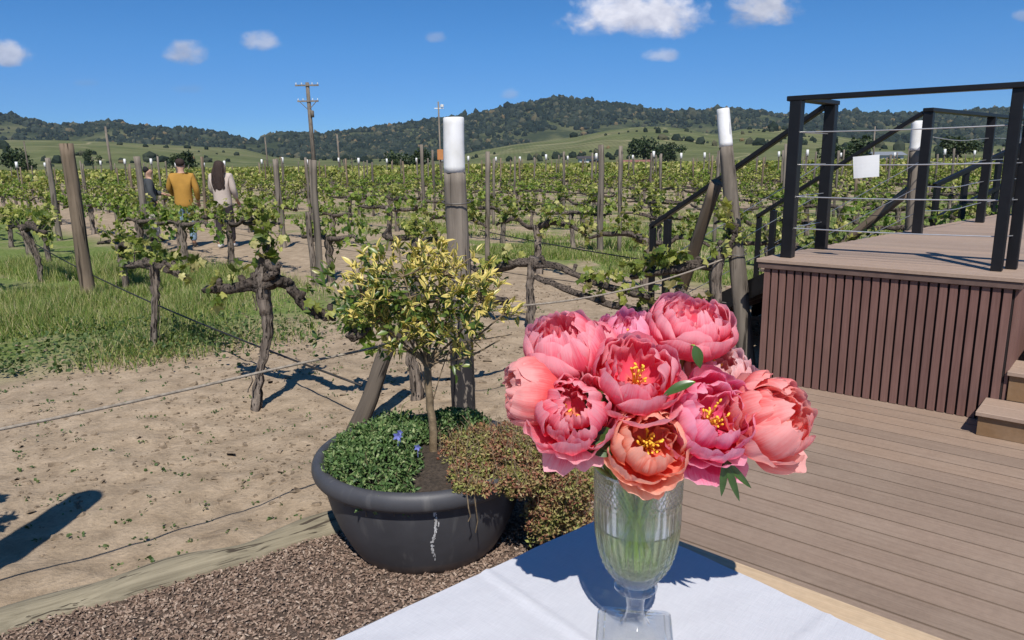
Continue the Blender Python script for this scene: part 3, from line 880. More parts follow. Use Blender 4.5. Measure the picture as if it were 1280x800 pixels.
# ------------------------------------------------------------------ end posts of the vine rows
def wobble_post(base, top, r0, r1, seed, sides=18, n=14):
    base, top = np.array(base, float), np.array(top, float)
    pts = []
    for i in range(n + 1):
        f = i / n
        p = base * (1 - f) + top * f
        p = p + np.array([mnoise.noise(Vector((seed, f * 2, 0))) * .02, mnoise.noise(Vector((seed, f * 2, 7))) * .02, 0])
        pts.append(p)
    return pts, [r0 + (r1 - r0) * i / n for i in range(n + 1)]
def end_post(base, top, r0, r1, cap, label, seed, wire_at=(), mat='post'):
    t = thing('vine_end_post', label, 'post', base, 'white-topped end posts of the vine rows')
    pts, rr = wobble_post(np.array(base) - UZ * .1, top, r0, r1, seed)
    # the painted head sits as a skin on the top of the shaft
    P = np.array(pts); tot = np.linalg.norm(P[-1] - P[0])
    f0 = 1 - cap / tot
    cp = []; cr = []
    for f in np.linspace(f0, 1, 10):
        i = min(len(P) - 2, int(f * (len(P) - 1))); q = f * (len(P) - 1) - i
        cp.append(P[i] * (1 - q) + P[i + 1] * q); cr.append((rr[i] * (1 - q) + rr[i + 1] * q) * 1.02)
    sp = [P[0] * (1 - g_) + cp[0] * g_ for g_ in np.linspace(0, 1, 26)]
    for k_ in range(1, 26):                     # keep the shaft's own slight bends
        f_ = k_ / 25 * f0; i = min(len(P) - 2, int(f_ * (len(P) - 1))); q = f_ * (len(P) - 1) - i
        sp[k_] = P[i] * (1 - q) + P[i + 1] * q
    sr = [r0 + (r1 - r0) * k_ / 25 * f0 for k_ in range(26)]
    b = MB(); b.tube(sp, sr, 26, .07, seed)
    b.build('shaft', MAT[mat], t, smooth=True)
    cp.append(cp[-1] + (P[-1] - P[0]) / tot * .006); cr.append(cr[-1] * .93)
    b = MB(); b.tube(cp, cr, 26, .03, seed)
    b.build('white_paint', MAT['white'], t, smooth=True)
    for z in wire_at:
        i = z / (top[2] + .1)
        c = P[0] * (1 - i) + P[-1] * i
        b = MB()
        ring = [c + np.array([math.cos(a) * (r0 * 1.07), math.sin(a) * (r0 * 1.07), .01 * math.sin(a)]) for a in np.linspace(0, 2 * math.pi, 22)]
        b.tube(ring, .0045, 5); b.build('wire_tie', MAT['wire'], t)
    return t
W1 = gz(581, 516); W1t = np.array([-.325, 4.464, 1.80])
W2 = gz(936, 466); W2t = np.array([1.515, 5.43, 1.89])
W0 = np.array([-2.22, 1.80, 0]); W0t = np.array([-2.01, 1.90, 1.80])
W3 = np.array([3.80, 6.95, 0]); W3t = at(1147, 152, 7.0)
W4 = np.array([5.9, 8.45, 0]); W4t = at(1269, 150, 8.5)
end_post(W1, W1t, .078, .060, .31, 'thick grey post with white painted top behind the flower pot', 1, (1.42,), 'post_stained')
end_post(W2, W2t, .068, .045, .26, 'leaning grey post with white top just left of the black railing', 2, (1.15, .98))
end_post(W3, W3t, .06, .05, .26, 'white-topped post half hidden by the middle black railing post', 3)
end_post(W4, W4t, .06, .05, .26, 'white-topped post at the far right behind the railing corner', 4)
end_post(W0, W0t, .095, .085, .28, 'end post whose shadow falls across the bare earth at left', 5)
def brace(p0, p1, r, label, seed, mat='post_brown'):
    b = MB(); pts, rr = wobble_post(p0, p1, r, r * .92, seed)
    b.tube(pts, rr, 18, .05, seed)
    o = b.build('brace_post', MAT[mat], smooth=True)
    a = Vector(np.array(p1) - np.array(p0)).to_track_quat('Z', 'Y')
    o.data.transform(Matrix.Translation(-Vector(p0))); o.data.transform(a.to_matrix().to_4x4().inverted())
    o.location = Vector(p0); o.rotation_euler = a.to_euler()
    return tag(o, label, 'brace', 'sloping brace posts')
b1 = gz(440, 535); b1t = at(497, 412, 4.52)
brace(b1 - UZ * .05, b1t, .052, 'sloping dark brown brace post behind the flower pot', 11, 'brace')
b2 = gz(846, 378) ; b2 = at(846, 380, 6.15); b2t = at(896, 228, 5.55)
b2 = b2 + (b2 - b2t) * .55
brace(b2, b2t, .05, 'sloping brace post leaning against the white-topped post by the stairs', 12)
brace(np.array([3.05, 8.3, 0]), at(1136, 238, 7.2), .05, 'sloping brace post seen through the railing cables', 13)

# barrier rope strung between the end posts
def rope(p0, p1, sag, label):
    p0, p1 = np.array(p0), np.array(p1)
    pts = [p0 + (p1 - p0) * f - UZ * sag * 4 * f * (1 - f) for f in np.linspace(0, 1, 24)]
    b = MB(); b.tube(pts, .0065, 7); return tag(b.build('rope', MAT['rope'], smooth=True), label, 'rope', 'ropes strung between the end posts')
rope(at(932, 312, 5.36), at(590, 385, 4.44), .10, 'rope sagging between the two white-topped posts')
_far = lambda p, k: tuple(EYE + (np.array(p) - EYE) * k)
rp_ = cat([_far(q, 1.09) for q in ((-2.75, 1.12, .74), (-2.1, 1.62, .785), (-1.35, 2.2, .80), (-.85, 2.6, .825), (-.45, 2.93, .845))] + [(-.37, 3.65, .80), (W1[0] + .0, W1[1] - .09, .80)], 8)
b = MB(); b.tube(rp_, .0055, 7); tag(b.build('rope', MAT['rope'], smooth=True), 'rope running left from behind the potted shrub above the bare earth', 'rope', 'ropes strung between the end posts')

# ------------------------------------------------------------------ vines
LV = np.array([(0, .38, .06), (0, 0, 0), (.24, -.12, -.02), (.50, .06, -.1), (.40, .30, .0), (.56, .56, -.12), (.27, .62, .0), (0, 1.0, -.2), (-.27, .62, .0), (-.56, .56, -.12), (-.40, .30, .0), (-.50, .06, -.1), (-.24, -.12, -.02)])
LF = np.array([(0, i, i + 1 if i < 12 else 1) for i in range(1, 13)])
LV2 = np.array([(0, 0, 0), (.5, .35, -.08), (.32, .8, -.06), (0, 1, -.15), (-.32, .8, -.06), (-.5, .35, -.08), (0, .45, .06)])
LF2 = np.array([(6, i, (i + 1) % 6) for i in range(6)])

def leaf_cloud(mb, P, size, rs, tmpl=(LV, LF), up=.55, face=None):
    n = len(P)
    nz = rs.normal(0, 1, (n, 3)) * .75; nz[:, 2] += up; nz[:, 1] -= .35 if face is None else 0
    y = rs.normal(0, 1, (n, 3)); y[:, 2] -= .25
    R = rots_y(y, nz)
    mb.addnp(*scatter(tmpl[0], tmpl[1], P, R, size))

def shoots(mbL, mbS, roots, rs, L=(.12, .3), nl=(5, 9), size=(.055, .095), tmpl=(LV, LF), tubes=True, drop=0.15):
    P = []
    for r in roots:
        d = np.array([rs.normal(0, .45), rs.normal(0, .45), 1.0 - (1.5 if rs.rand() < drop else 0)]); d /= np.linalg.norm(d)
        ln = rs.uniform(*L)
        bend = np.array([rs.normal(0, .3), rs.normal(0, .3), -.1])
        pts = [np.array(r) + d * ln * f + bend * ln * f * f for f in (0, .35, .7, 1)]
        if tubes: mbS.tube(pts, [.0045, .004, .003, .0015], 5, cap=False)
        k = rs.randint(*nl)
        for i in range(k):
            f = .15 + .85 * (i + rs.rand()) / k
            q = np.array(r) + d * ln * f + bend * ln * f * f
            P.append(q + rs.normal(0, .025 + .02 * (1 - f), 3))
    if P:
        P = np.array(P)
        leaf_cloud(mbL, P, rs.uniform(size[0], size[1], len(P)), rs, tmpl)

def gnarl(pts, seed, amp=.02, per=5):
    C = cat(pts, per)
    for i in range(len(C)):
        C[i][:3] += np.array([mnoise.noise(Vector((seed, i * .45, 0))), mnoise.noise(Vector((seed, i * .45, 5))), .6 * mnoise.noise(Vector((seed, i * .45, 9)))]) * amp
    return C

def foliage(bl, bs, leafm, parent, stemm='shoot'):
    n = len(bl.f); b = MB(); b.v = bl.v + bs.v; k = len(bl.v)
    b.f = bl.f + [tuple(i + k for i in f) for f in bs.f]; b.uv = bl.uv + bs.uv
    o = b.build('leaves', [MAT[leafm], MAT[stemm]], parent)
    o.data.polygons.foreach_set('material_index', [0] * n + [1] * (len(b.f) - n)); o.data.update()
    return o

def near_vine(base, label, trunk, arms, spots, seed, leafm='vineleaf', group='gnarled vines close to the flower pot', L=(.1, .28), nl=(5, 9), size=(.05, .09)):
    """trunk / arms: lists of (x, y, z, r) in metres around the base; spots: (arm index, from, to, count) of leafy shoots"""
    rs = np.random.RandomState(seed)
    t = thing('grapevine', label, 'vine', base, group)
    b = MB(); C = gnarl(trunk, seed, .015, 8); b.tube(C[:, :3] + np.array(base), C[:, 3] * .76, 26, .30, seed, lump=.12, twist=.05)
    # peeling strips of bark
    for q in range(12):
        i0 = rs.randint(2, max(3, len(C) - 8)); th = rs.rand() * 6.28
        seg = C[i0:i0 + 6]
        if len(seg) < 3: continue
        off = [np.array([math.cos(th), math.sin(th), 0]) * (c[3] * (1.05 + .2 * abs(j - 2.5) / 3)) for j, c in enumerate(seg)]
        b.tube([np.array(base) + c[:3] + o for c, o in zip(seg, off)], .004, 4)
    b.build('trunk', MAT['bark'], t, smooth=True)
    roots_all = []; bl = MB(); bs = MB()
    AC = []
    for ai, a in enumerate(arms):
        b = MB(); Ca = gnarl(a, seed + ai * 3.3 + .7, .022, 7)
        b.tube(Ca[:, :3] + np.array(base), Ca[:, 3] * .85, 18, .35, seed + ai, lump=.25)
        # knobbly spurs
        for s in range(max(2, len(Ca) // 7)):
            c = Ca[rs.randint(2, len(Ca))]
            d = np.array([rs.normal(0, .5), rs.normal(0, .5), .9]); d /= np.linalg.norm(d)
            l = rs.uniform(.04, .09)
            b.tube([np.array(base) + c[:3] + d * l * f + rs.normal(0, .004, 3) for f in (0, .5, 1, 1.15)], [c[3] * .75, c[3] * .55, c[3] * .65, c[3] * .3], 7, .3, seed + s)
        b.build('arm', MAT['cordon'], t, smooth=True)
        AC.append(Ca)
    for (ai, f0, f1, n) in spots:
        Ca = AC[ai]
        roots = []
        for _ in range(n):
            f = rs.uniform(f0, f1); c = Ca[int(f * (len(Ca) - 1))]
            roots.append(np.array(base) + c[:3] + np.array([0, 0, c[3] * .7]))
        shoots(bl, bs, roots, rs, L, nl, size)
    if spots:
        foliage(bl, bs, leafm, t)
    return t

V320 = gz(318, 508); V193 = gz(193, 438); V515 = gz(522, 497); V665 = gz(662, 412); V50 = gz(50, 352)
rowm = np.array([-.68, .73, 0]); rown = np.array([.73, .68, 0])
near_vine(V320, 'gnarled vine with a bent trunk standing alone on bare earth', 
          [(0, 0, -.05, .052), (.02, .03, .12, .044), (.06, .06, .30, .036), (.11, .08, .50, .040), (.10, .06, .70, .052), (.11, .05, .84, .060), (.13, .05, .92, .045)],
          [[(.09, .05, .80, .050), (-.03, .10, .78, .042), (-.18, .2, .74, .038), (-.32, .32, .73, .034), (-.42, .42, .70, .022)],
           [(.12, .05, .80, .05), (.22, .02, .83, .042), (.31, .0, .78, .034), (.40, -.02, .66, .032), (.5, -.05, .62, .034), (.58, -.06, .60, .024)],
           [(.11, .05, .86, .035), (.13, .04, .95, .032), (.15, .05, 1.0, .02)],
           [(.13, .04, .84, .03), (.20, -.01, .88, .042), (.22, -.02, .89, .03)]],
          [(0, .45, 1, 4), (2, .3, 1, 5), (0, .2, .5, 1), (1, .85, 1, 1)], 21, L=(.08, .26), nl=(5, 8))
near_vine(V193, 'thin gnarled vine at the edge of the green grass',
          [(0, 0, -.05, .042), (.01, .02, .2, .036), (.04, .04, .45, .032), (.05, .05, .65, .040), (.06, .05, .78, .045)],
          [[(.05, .05, .74, .04), (-.12, .16, .72, .035), (-.3, .32, .70, .03), (-.42, .4, .74, .02)],
           [(.06, .05, .74, .04), (.2, -.1, .74, .034), (.36, -.22, .70, .03), (.46, -.3, .68, .02)]],
          [(0, .3, 1, 5), (1, .0, .35, 3), (1, .75, 1, 3)], 22, L=(.1, .26))
near_vine(V515, 'gnarled vine between the brace post and the white-topped post behind the pot',
          [(0, 0, -.05, .05), (-.01, 0, .15, .043), (-.04, .02, .35, .04), (-.02, .03, .55, .042), (-.03, .03, .72, .05)],
          [[(-.03, .03, .70, .05), (-.12, .0, .62, .048), (-.24, -.02, .56, .043), (-.36, -.06, .47, .042), (-.40, -.08, .45, .036)],
           [(-.02, .03, .70, .05), (.1, -.1, .70, .04), (.3, .0, .68, .038), (.45, .1, .66, .03), (.62, .2, .62, .025)]],
          [(0, .3, .85, 7), (0, .5, 1, 4)], 23, 'vineleaf_bright', L=(.1, .24), nl=(6, 10), size=(.06, .11))
near_vine(V665, 'grey vine with long bare arms in the second row behind the bouquet',
          [(0, 0, -.05, .05), (.02, .0, .2, .045), (.0, .02, .4, .042), (.02, .02, .58, .05), (.05, .02, .68, .055)],
          [[(.04, .02, .64, .05), (-.15, .16, .60, .042), (-.38, .36, .50, .036), (-.6, .56, .52, .03)],
           [(.05, .0, .62, .045), (.25, -.15, .62, .036), (.5, -.35, .52, .032), (.8, -.6, .46, .034), (1.0, -.78, .43, .03)],
           [(.05, .0, .5, .03), (.4, -.3, .40, .03), (.8, -.62, .32, .033), (1.05, -.8, .33, .025)]],
          [(0, .25, .9, 9), (1, .5, .8, 4), (2, .5, 1, 5), (1, .9, 1, 1)], 24, L=(.08, .24))
near_vine(gz(905, 470), 'shaggy vine trunk between the brace and the white-topped post by the stairs',
          [(0, .2, -.05, .06), (.0, .18, .25, .055), (-.04, .15, .5, .05), (-.06, .12, .75, .05), (-.02, .12, .92, .055)],
          [[(-.03, .12, .8, .05), (-.2, .25, .78, .042), (-.42, .42, .70, .035), (-.6, .58, .66, .03)],
           [(-.03, .12, .85, .045), (.04, .1, 1.0, .035), (.06, .08, 1.1, .025)],
           [(-.03, .14, .3, .03), (-.2, .2, .5, .03), (-.3, .3, .62, .025)]],
          [(0, .2, 1, 10), (1, .3, 1, 5), (2, .3, 1, 3)], 25, L=(.1, .28), nl=(6, 9))
near_vine(V50, 'dark gnarled vine rising from the green grass at left',
          [(0, 0, -.05, .05), (.01, .02, .2, .042), (-.04, .04, .4, .05), (-.1, .05, .6, .06), (-.16, .06, .75, .07)],
          [[(-.14, .05, .72, .06), (.05, -.1, .78, .05), (.3, -.35, .74, .04), (.5, -.5, .72, .03)],
           [(-.14, .05, .72, .05), (-.35, .25, .76, .045), (-.7, .6, .72, .035)]],
          [(0, .3, 1, 8), (1, .2, 1, 7)], 26, L=(.12, .3))
near_vine(gz(-20, 372), 'leafy vine cut off by the left edge of the photo',
          [(0, 0, -.05, .05), (.05, .02, .3, .042), (.02, .04, .6, .05), (.03, .05, .75, .06)],
          [[(0, .05, .72, .05), (.2, -.12, .76, .045), (.45, -.35, .74, .04)], [(0, .05, .72, .05), (-.3, .25, .76, .045), (-.6, .6, .72, .035)]],
          [(0, .1, 1, 9), (1, .2, 1, 5)], 27, L=(.12, .3))
near_vine(np.array([-2.36, 2.30, 0]), 'vine beside the end post whose shadow lies at left',
          [(0, 0, -.05, .05), (.02, .02, .3, .042), (.0, .04, .6, .05), (0, .05, .78, .06)],
          [[(0, .05, .75, .05), (-.15, .12, .9, .045), (-.35, .35, .85, .04)], [(0, .05, .75, .05), (.12, -.1, .85, .03)]],
          [(0, .1, 1, 10), (1, .2, 1, 5)], 28, L=(.12, .3))

# prototype vines for the regular rows
def proto_vine(seed, lod):
    rs = np.random.RandomState(seed)
    t = thing('grapevine', 'x', 'vine', (0, 0, 0), 'x')
    h = rs.uniform(.58, .72)
    lean = rs.normal(0, .05, 2)
    b = MB(); C = gnarl([(0, 0, -.05, .055), (lean[0] * .3, lean[1] * .3, h * .3, .045), (lean[0] * .8, lean[1] * .8, h * .7, .046), (lean[0], lean[1], h, .058)], seed, .022, 4 if lod else 6)
    b.tube(C[:, :3], C[:, 3], 7 if lod else 10, .25, seed, lump=.12)
    b.build('trunk', MAT['bark'], t, smooth=True)
    bl, bs, roots = MB(), MB(), []
    ba = MB()
    for sg in (-1, 1):
        L = rs.uniform(.8, 1.05)
        A = [(lean[0], lean[1], h - .03, .042), (lean[0] + sg * L * .3, rs.normal(0, .05), h + rs.uniform(-.04, .07), .030), (sg * L * .65, rs.normal(0, .06), h + rs.uniform(-.05, .06), .025), (sg * L, rs.normal(0, .05), h + rs.uniform(-.07, .07), .016)]
        Ca = gnarl(A, seed + sg, .03, 4 if lod else 6)
        ba.tube(Ca[:, :3], Ca[:, 3], 6 if lod else 9, .35, seed + sg, lump=.3)
        for _ in range(rs.randint(7, 11)):
            c = Ca[rs.randint(0, len(Ca))]; roots.append(c[:3] + np.array([0, 0, .02]))
    ba.build('arm', MAT['cordon'], t, smooth=True)
    if lod: shoots(bl, bs, roots, rs, (.10, .36), (7, 12), (.06, .10), (LV2, LF2), False)
    else: shoots(bl, bs, roots, rs, (.08, .36), (7, 13), (.04, .085))
    foliage(bl, bs, 'vineleaf_bright' if seed % 4 == 1 else 'vineleaf', t)
    return t
PV = [proto_vine(40 + i, 0) for i in range(6)]
PVL = [proto_vine(60 + i, 1) for i in range(6)]
PK = {p: kids(p) for p in PV + PVL}
used = set()
ORD = ['first', 'second', 'third', 'fourth', 'fifth', 'sixth', 'seventh', 'eighth', 'ninth', 'tenth', 'eleventh', 'twelfth', 'thirteenth', 'fourteenth']
def rowname(k):
    return ORD[k - 1] if k <= len(ORD) else None
ROWC = {1: 2.81, 2: 4.92, 3: 7.43}
for k in range(4, 60): ROWC[k] = 7.43 + 2.5 * (k - 3)
cands = []; rs = np.random.RandomState(77)
avoid = [V320, V193, V515, V665, V50, gz(905, 470), gz(-20, 372)]
for k, c in ROWC.items():
    s = 3.2 + rs.uniform(0, .6) if k > 2 else 3.0
    while s < 175:
        p = rown * (c + rs.normal(0, .06)) + rowm * s
        s += 1.9 + rs.uniform(-.15, .15)
        if rs.rand() < .05: continue
        az = math.degrees(math.atan2(p[0], p[1])); d = math.hypot(p[0], p[1])
        if p[1] < 1 or abs(az) > 36.5 + 25 / d or d > 150: continue
        if min(math.hypot(*(p - q)[:2]) for q in avoid) < 1.25: continue
        if k == 1 and d < 9.0: continue
        if k == 2 and d < 7.6: continue
        rp = p - FL
        al, ou = rp @ DD, rp @ DR
        if -2.0 < al and -7 < ou < 5.6 and not (al < 0.1 and ou > 2.6): continue
        if abs(p[0] - 4.5) < 6 and k < 3 and p[0] > 1.2: continue
        cands.append((d, k, p))
cands.sort(key=lambda a: a[0])
near, far = cands[:285], cands[285:]
for i, (d, k, p) in enumerate(near):
    lst = PV if d < 24 else PVL
    pr = lst[rs.randint(0, len(lst))]
    rn = rowname(k)
    rz = math.atan2(rowm[1], rowm[0]) + rs.normal(0, .08) + (math.pi if rs.rand() < .5 else 0)
    if rn and k <= 12:
        lab = 'leafy young grapevine in the %s vine row back from the flower pot' % rn
        grp = 'vines in the %s row' % rn
    else:
        lab = 'small leafy grapevine in the distant rows beyond the twelfth'; grp = 'vines in the distant rows'
    gzv = gh(p[0], p[1]) - .01
    if pr not in used:
        used.add(pr)
        pr.location = Vector((p[0], p[1], gzv)); pr.rotation_euler = (0, 0, rz); pr['label'] = lab; pr['group'] = grp
    else:
        dup(pr, PK[pr], (p[0], p[1], gzv), rz, lab, grp, rs.uniform(.92, 1.12))
for p in PV + PVL:
    if p not in used:
        for c in PK[p]: bpy.data.objects.remove(c)
        bpy.data.objects.remove(p)
for (px, py, lab) in ((232, 331, 'leafy vine standing in front of the legs of the person in the mustard jacket'), (178, 322, 'leafy vine in front of the person in dark grey'), (290, 330, 'leafy vine in front of the dark trousers of the long haired person')):
    p = gz(px, py); pr = [q for q in PV if q in used][px % 3]
    dup(pr, PK[pr], (p[0], p[1], gh(p[0], p[1])), math.atan2(rowm[1], rowm[0]) + .1 * (px % 3), lab, 'vines in front of the people', 1.12)
# remaining rows too small to tell vine from vine
bl, bt = MB(), MB()
P = []
for (d, k, p) in far:
    n = int(34 if d < 80 else 22)
    q = np.column_stack([rs.uniform(-1, 1, n), rs.normal(0, .16, n), rs.uniform(.55, 1.15, n)])
    P.append(np.column_stack([p[0] + rowm[0] * q[:, 0] + rown[0] * q[:, 1], p[1] + rowm[1] * q[:, 0] + rown[1] * q[:, 1], q[:, 2]]))
    bt.tube([(p[0], p[1], -.05), (p[0] + rs.normal(0, .03), p[1], .66)], .05, 5)
    bt.tube([(p[0] - rowm[0], p[1] - rowm[1], .64), (p[0] + rowm[0], p[1] + rowm[1], .64)], .035, 4)
P = np.vstack(P)
leaf_cloud(bl, P, rs.uniform(.16, .3, len(P)), rs, (LV2, LF2))
b = MB()
o = bl.build('far_vineyard', [MAT['vineleaf'], MAT['bark']]); 
tag(o, 'distant rows of leafy grapevines running back to the hills', 'vineyard', kind='stuff')
o2 = bt.build('far_vine_trunks', MAT['bark']); tag(o2, 'trunks and arms of the distant vine rows', 'vine trunks', kind='stuff')

# row posts
def row_post_proto(seed, mat, white=False, h=1.75):
    t = thing('row_post', 'x', 'post', (0, 0, 0), 'x')
    pts, rr = wobble_post((0, 0, -.1), (random.uniform(-.05, .05), random.uniform(-.05, .05), h), .038, .033, seed, 9, 6)
    b = MB(); b.tube(pts, rr, 9, .07, seed); b.build('shaft', MAT[mat], t, smooth=True)
    if white:
        b = MB(); b.tube([(pts[-1][0], pts[-1][1], h - .28), (pts[-1][0], pts[-1][1], h + .006)], [.062, .058], 9); b.build('white_paint', MAT['white'], t, smooth=True)
    return t
PP = [row_post_proto(80 + i, 'post' if i % 3 else 'post_brown', False, 1.62 + .08 * (i % 3)) for i in range(5)]
PKP = {p: kids(p) for p in PP}
usedp = set()
def put_post(p, lab, grp, rz=None):
    pr = PP[rs.randint(0, 5)]
    rz = rs.rand() * 6.28
    sc_ = rs.uniform(.93, 1.1)
    if pr not in usedp:
        usedp.add(pr); pr.location = Vector((p[0], p[1], 0)); pr.rotation_euler = (0, 0, rz); pr['label'] = lab; pr['group'] = grp
    else: dup(pr, PKP[pr], (p[0], p[1], 0), rz, lab, grp, sc_)
pc_ = []
for k, c in ROWC.items():
    if k < 3: continue
    s = 2.6 + rs.uniform(4.2, 6.5)
    while s < 150:
        p = rown * c + rowm * s; s += rs.uniform(5.2, 6.4)
        az = math.degrees(math.atan2(p[0], p[1])); d = math.hypot(p[0], p[1])
        if p[1] < 1 or abs(az) > 36.5 + 12 / d or d > 110: continue
        rp = p - FL
        if -2.0 < rp @ DD and -7 < rp @ DR < 5.6: continue
        pc_.append((d, k, p))
pc_.sort(key=lambda a: a[0])
for (d, k, p) in pc_[:150]:
    if k <= 12: put_post(p, 'grey wooden trellis post standing in the %s vine row' % ORD[k - 1], 'trellis posts in the %s row' % ORD[k - 1])
    else: put_post(p, 'thin trellis post among the distant vine rows', 'trellis posts in the distant rows')
def own_post(base, top, r, label, seed, mat='post'):
    t = thing('row_post', label, 'post', base, 'single posts among the near vines')
    pts, rr = wobble_post(np.array(base) - UZ * .1, top, r, r * .88, seed)
    b = MB(); b.tube(pts, rr, 14, .08, seed); b.build('shaft', MAT[mat], t, smooth=True)
    return t
p = gz(112, 373); own_post(p, p + np.array([-.04, .02, 1.82]), .082, 'thick brown post rising from the green grass at left', 31, 'post_brown')
p = at(185, 300, 13.2); p[2] = 0; own_post(p, p + np.array([-.03, .0, 1.72]), .06, 'pale leaning post in front of the person in dark grey', 32)
p = gz(400, 357); own_post(p, p + np.array([.02, .02, 1.6]), .045, 'thin grey post below the utility pole', 33)
p = gz(394, 356); own_post(p, p + np.array([-.04, .05, .95]), .04, 'short dark stake touching the thin grey post below the utility pole', 34, 'bark')
p = gz(75, 300); own_post(p, p + np.array([-.05, .05, 1.75]), .06, 'pale grey post left of the thick brown post', 35)
p = gz(355, 310); own_post(p, p + np.array([-.05, .05, 1.65]), .06, 'leaning grey post left of the utility pole', 36)
p = gz(750, 318); own_post(p, p + np.array([.0, .05, 1.8]), .055, 'tall grey post rising above the leaves right of the thick white-topped post', 37)

# trellis wires
def wire(p0, p1, sag, label, r=.0035, name='trellis_wire', mat='wire', grp='trellis wires along the near rows'):
    p0, p1 = np.array(p0, float), np.array(p1, float)
    pts = [p0 + (p1 - p0) * f - UZ * sag * 4 * f * (1 - f) for f in np.linspace(0, 1, 14)]
    b = MB(); b.tube(pts, r, 5); return tag(b.build(name, MAT[mat], smooth=True), label, 'wire', grp)
wire(at(452, 482, 4.25), at(20, 290, 12.5), .12, 'dark drip line running back from the brace post through the grass', .0075, 'drip_line', 'hose', 'drip lines')
wire(W2 + UZ * .5, rown * 4.92 + rowm * 24 + UZ * .55, .05, 'wire along the second vine row behind the pot')
wire(at(812, 326, 8.95), at(600, 288, 13.2), .02, 'dark drip line under the third vine row', .009, 'drip_line', 'hose', 'drip lines')
for k in (3, 4, 5):
    wire(rown * ROWC[k] + rowm * 2.5 + UZ * 1.0, rown * ROWC[k] + rowm * 40 + UZ * 1.0, .02, 'thin wire along the %s vine row' % ORD[k - 1], .003)

# far line of white-topped posts
def far_white():
    n = 0
    proto = None
    for i in range(40):
        px = -10 + i * 33 + rs.uniform(-9, 9); Y = rs.uniform(38, 56)
        p = at(px, 205, Y)
        if not proto:
            proto = row_post_proto(99, 'post', True, 1.78); pk = kids(proto)
            proto.location = Vector((p[0], p[1], 0)); proto['label'] = 'far post with a white painted tip showing above the vines'; proto['group'] = 'far white-tipped posts'
        else:
            dup(proto, pk, (p[0], p[1], 0), rs.rand() * 6, 'far post with a white painted tip showing above the vines', 'far white-tipped posts', rs.uniform(.97, 1.12))
far_white()

# ------------------------------------------------------------------ grass and weeds
GV = np.array([(-.5, 0, 0), (.5, 0, 0), (-.35, .12, .45), (.35, .12, .45), (0, .42, 1.0)])
GF = np.array([(0, 1, 3), (0, 3, 2), (2, 3, 4)])
def grass(region, n, name, label, h=(.10, .26), w=(.004, .009), mat='grass', rs=None, dens=None):
    P = []
    while len(P) < n:
        x, y = region(rs)
        if dens and mnoise.noise(Vector((x * .8, y * .8, 3.3))) * 1.3 + .35 < rs.rand() * dens: continue
        P.append((x, y, gh(x, y) - .005))
    P = np.array(P); k = len(P)
    a = rs.rand(k) * 6.28
    lean = rs.normal(0, .28, (k, 2))
    z = np.column_stack([lean, np.ones(k)])
    R = rots(z, a)
    H = rs.uniform(h[0], h[1], k) * (.6 + .8 * np.array([max(0, .5 + mnoise.noise(Vector((p[0] * 1.3, p[1] * 1.3, 1)))) for p in P]))
    sc_ = np.column_stack([rs.uniform(w[0], w[1], k), H, H])
    mb = MB(); mb.addnp(*scatter(GV, GF, P, R, sc_))
    return tag(mb.build(name, MAT[mat]), label, 'grass', kind='stuff')
rg = np.random.RandomState(9)
def reg_left(rs):
    while True:
        s = rs.uniform(5.2, 15) ; c = rs.uniform(-.8, 4.6)
        p = rown * c + rowm * s
        edge = .55 * mnoise.noise(Vector((p[0] * .7, p[1] * .7, 8)))
        d = math.hypot(p[0], p[1])
        if p[0] < -2.05 - max(0, (6.5 - p[1])) * .9 + edge and p[1] > 5.45 + edge - .25 * (p[0] + 2.5) * .6 and abs(math.atan2(p[0], p[1])) < rad(39) and (p[0] < -3.6 or rs.rand() < .10 + .9 * max(0, (-2.5 - p[0]) / 1.1)): return p[0], p[1]
grass(reg_left, 60000, 'grass', 'green and straw grass growing round the vines at left', (.06, .19), (.004, .009), rs=rg, dens=1.15)
def reg_mid(rs):
    c = rs.uniform(8.2, 9.6); s = rs.uniform(2.5, 10.5); p = rown * c + rowm * s
    return p[0], p[1]
grass(reg_mid, 26000, 'grass', 'bright green cover crop between the third and fourth rows', (.05, .14), (.006, .013), rs=rg, dens=1.0)
def reg_far(rs):
    c = rs.choice([10.8, 11.2, 13.6, 16.2, 18.5]) + rs.uniform(-.7, .7); s = rs.uniform(2, 24); p = rown * c + rowm * s
    return p[0], p[1]
grass(reg_far, 30000, 'grass', 'thin green growth between the farther vine rows', (.06, .16), (.009, .018), rs=rg, dens=1.3)
# small weeds dotted on bare earth and a leafy patch under the left vines
def weeds():
    P = []
    rs = np.random.RandomState(31)
    for _ in range(420):
        while True:
            d = rs.uniform(2.4, 8); a = rs.uniform(rad(-36), rad(6)); x, y = d * math.sin(a), d * math.cos(a)
            if (np.array([x, y, 0]) - LOG0) @ LN > .18 and not (abs(x + .38) < .6 and abs(y - 2.9) < .6): break
        k = rs.randint(3, 9); r = rs.uniform(.008, .028)
        for _ in range(k):
            P.append((x + rs.normal(0, r), y + rs.normal(0, r), gh(x, y) + rs.uniform(.002, .012)))
    NSM = len(P)
    for _ in range(2600):
        x = rs.normal(-3.1, .75); y = rs.normal(6.5, .45)
        P.append((x, y, gh(x, y) + rs.uniform(.01, .14)))
    for cx, cy, sp, n in ((-3.9, 5.55, .07, 90), (-3.45, 5.65, .12, 60), (-4.0, 6.0, .2, 120)):
        for _ in range(n): P.append((rs.normal(cx, sp), rs.normal(cy, sp), rs.uniform(.0, .1)))
    P = np.array(P); mb = MB()
    leaf_cloud(mb, P, np.concatenate([rs.uniform(.008, .020, NSM), rs.uniform(.012, .04, len(P) - NSM)]), rs, (LV2, LF2), up=.9)
    tag(mb.build('weeds', MAT['weed']), 'small green weeds dotted over the bare earth and under the vines', 'weeds', kind='stuff')
weeds()

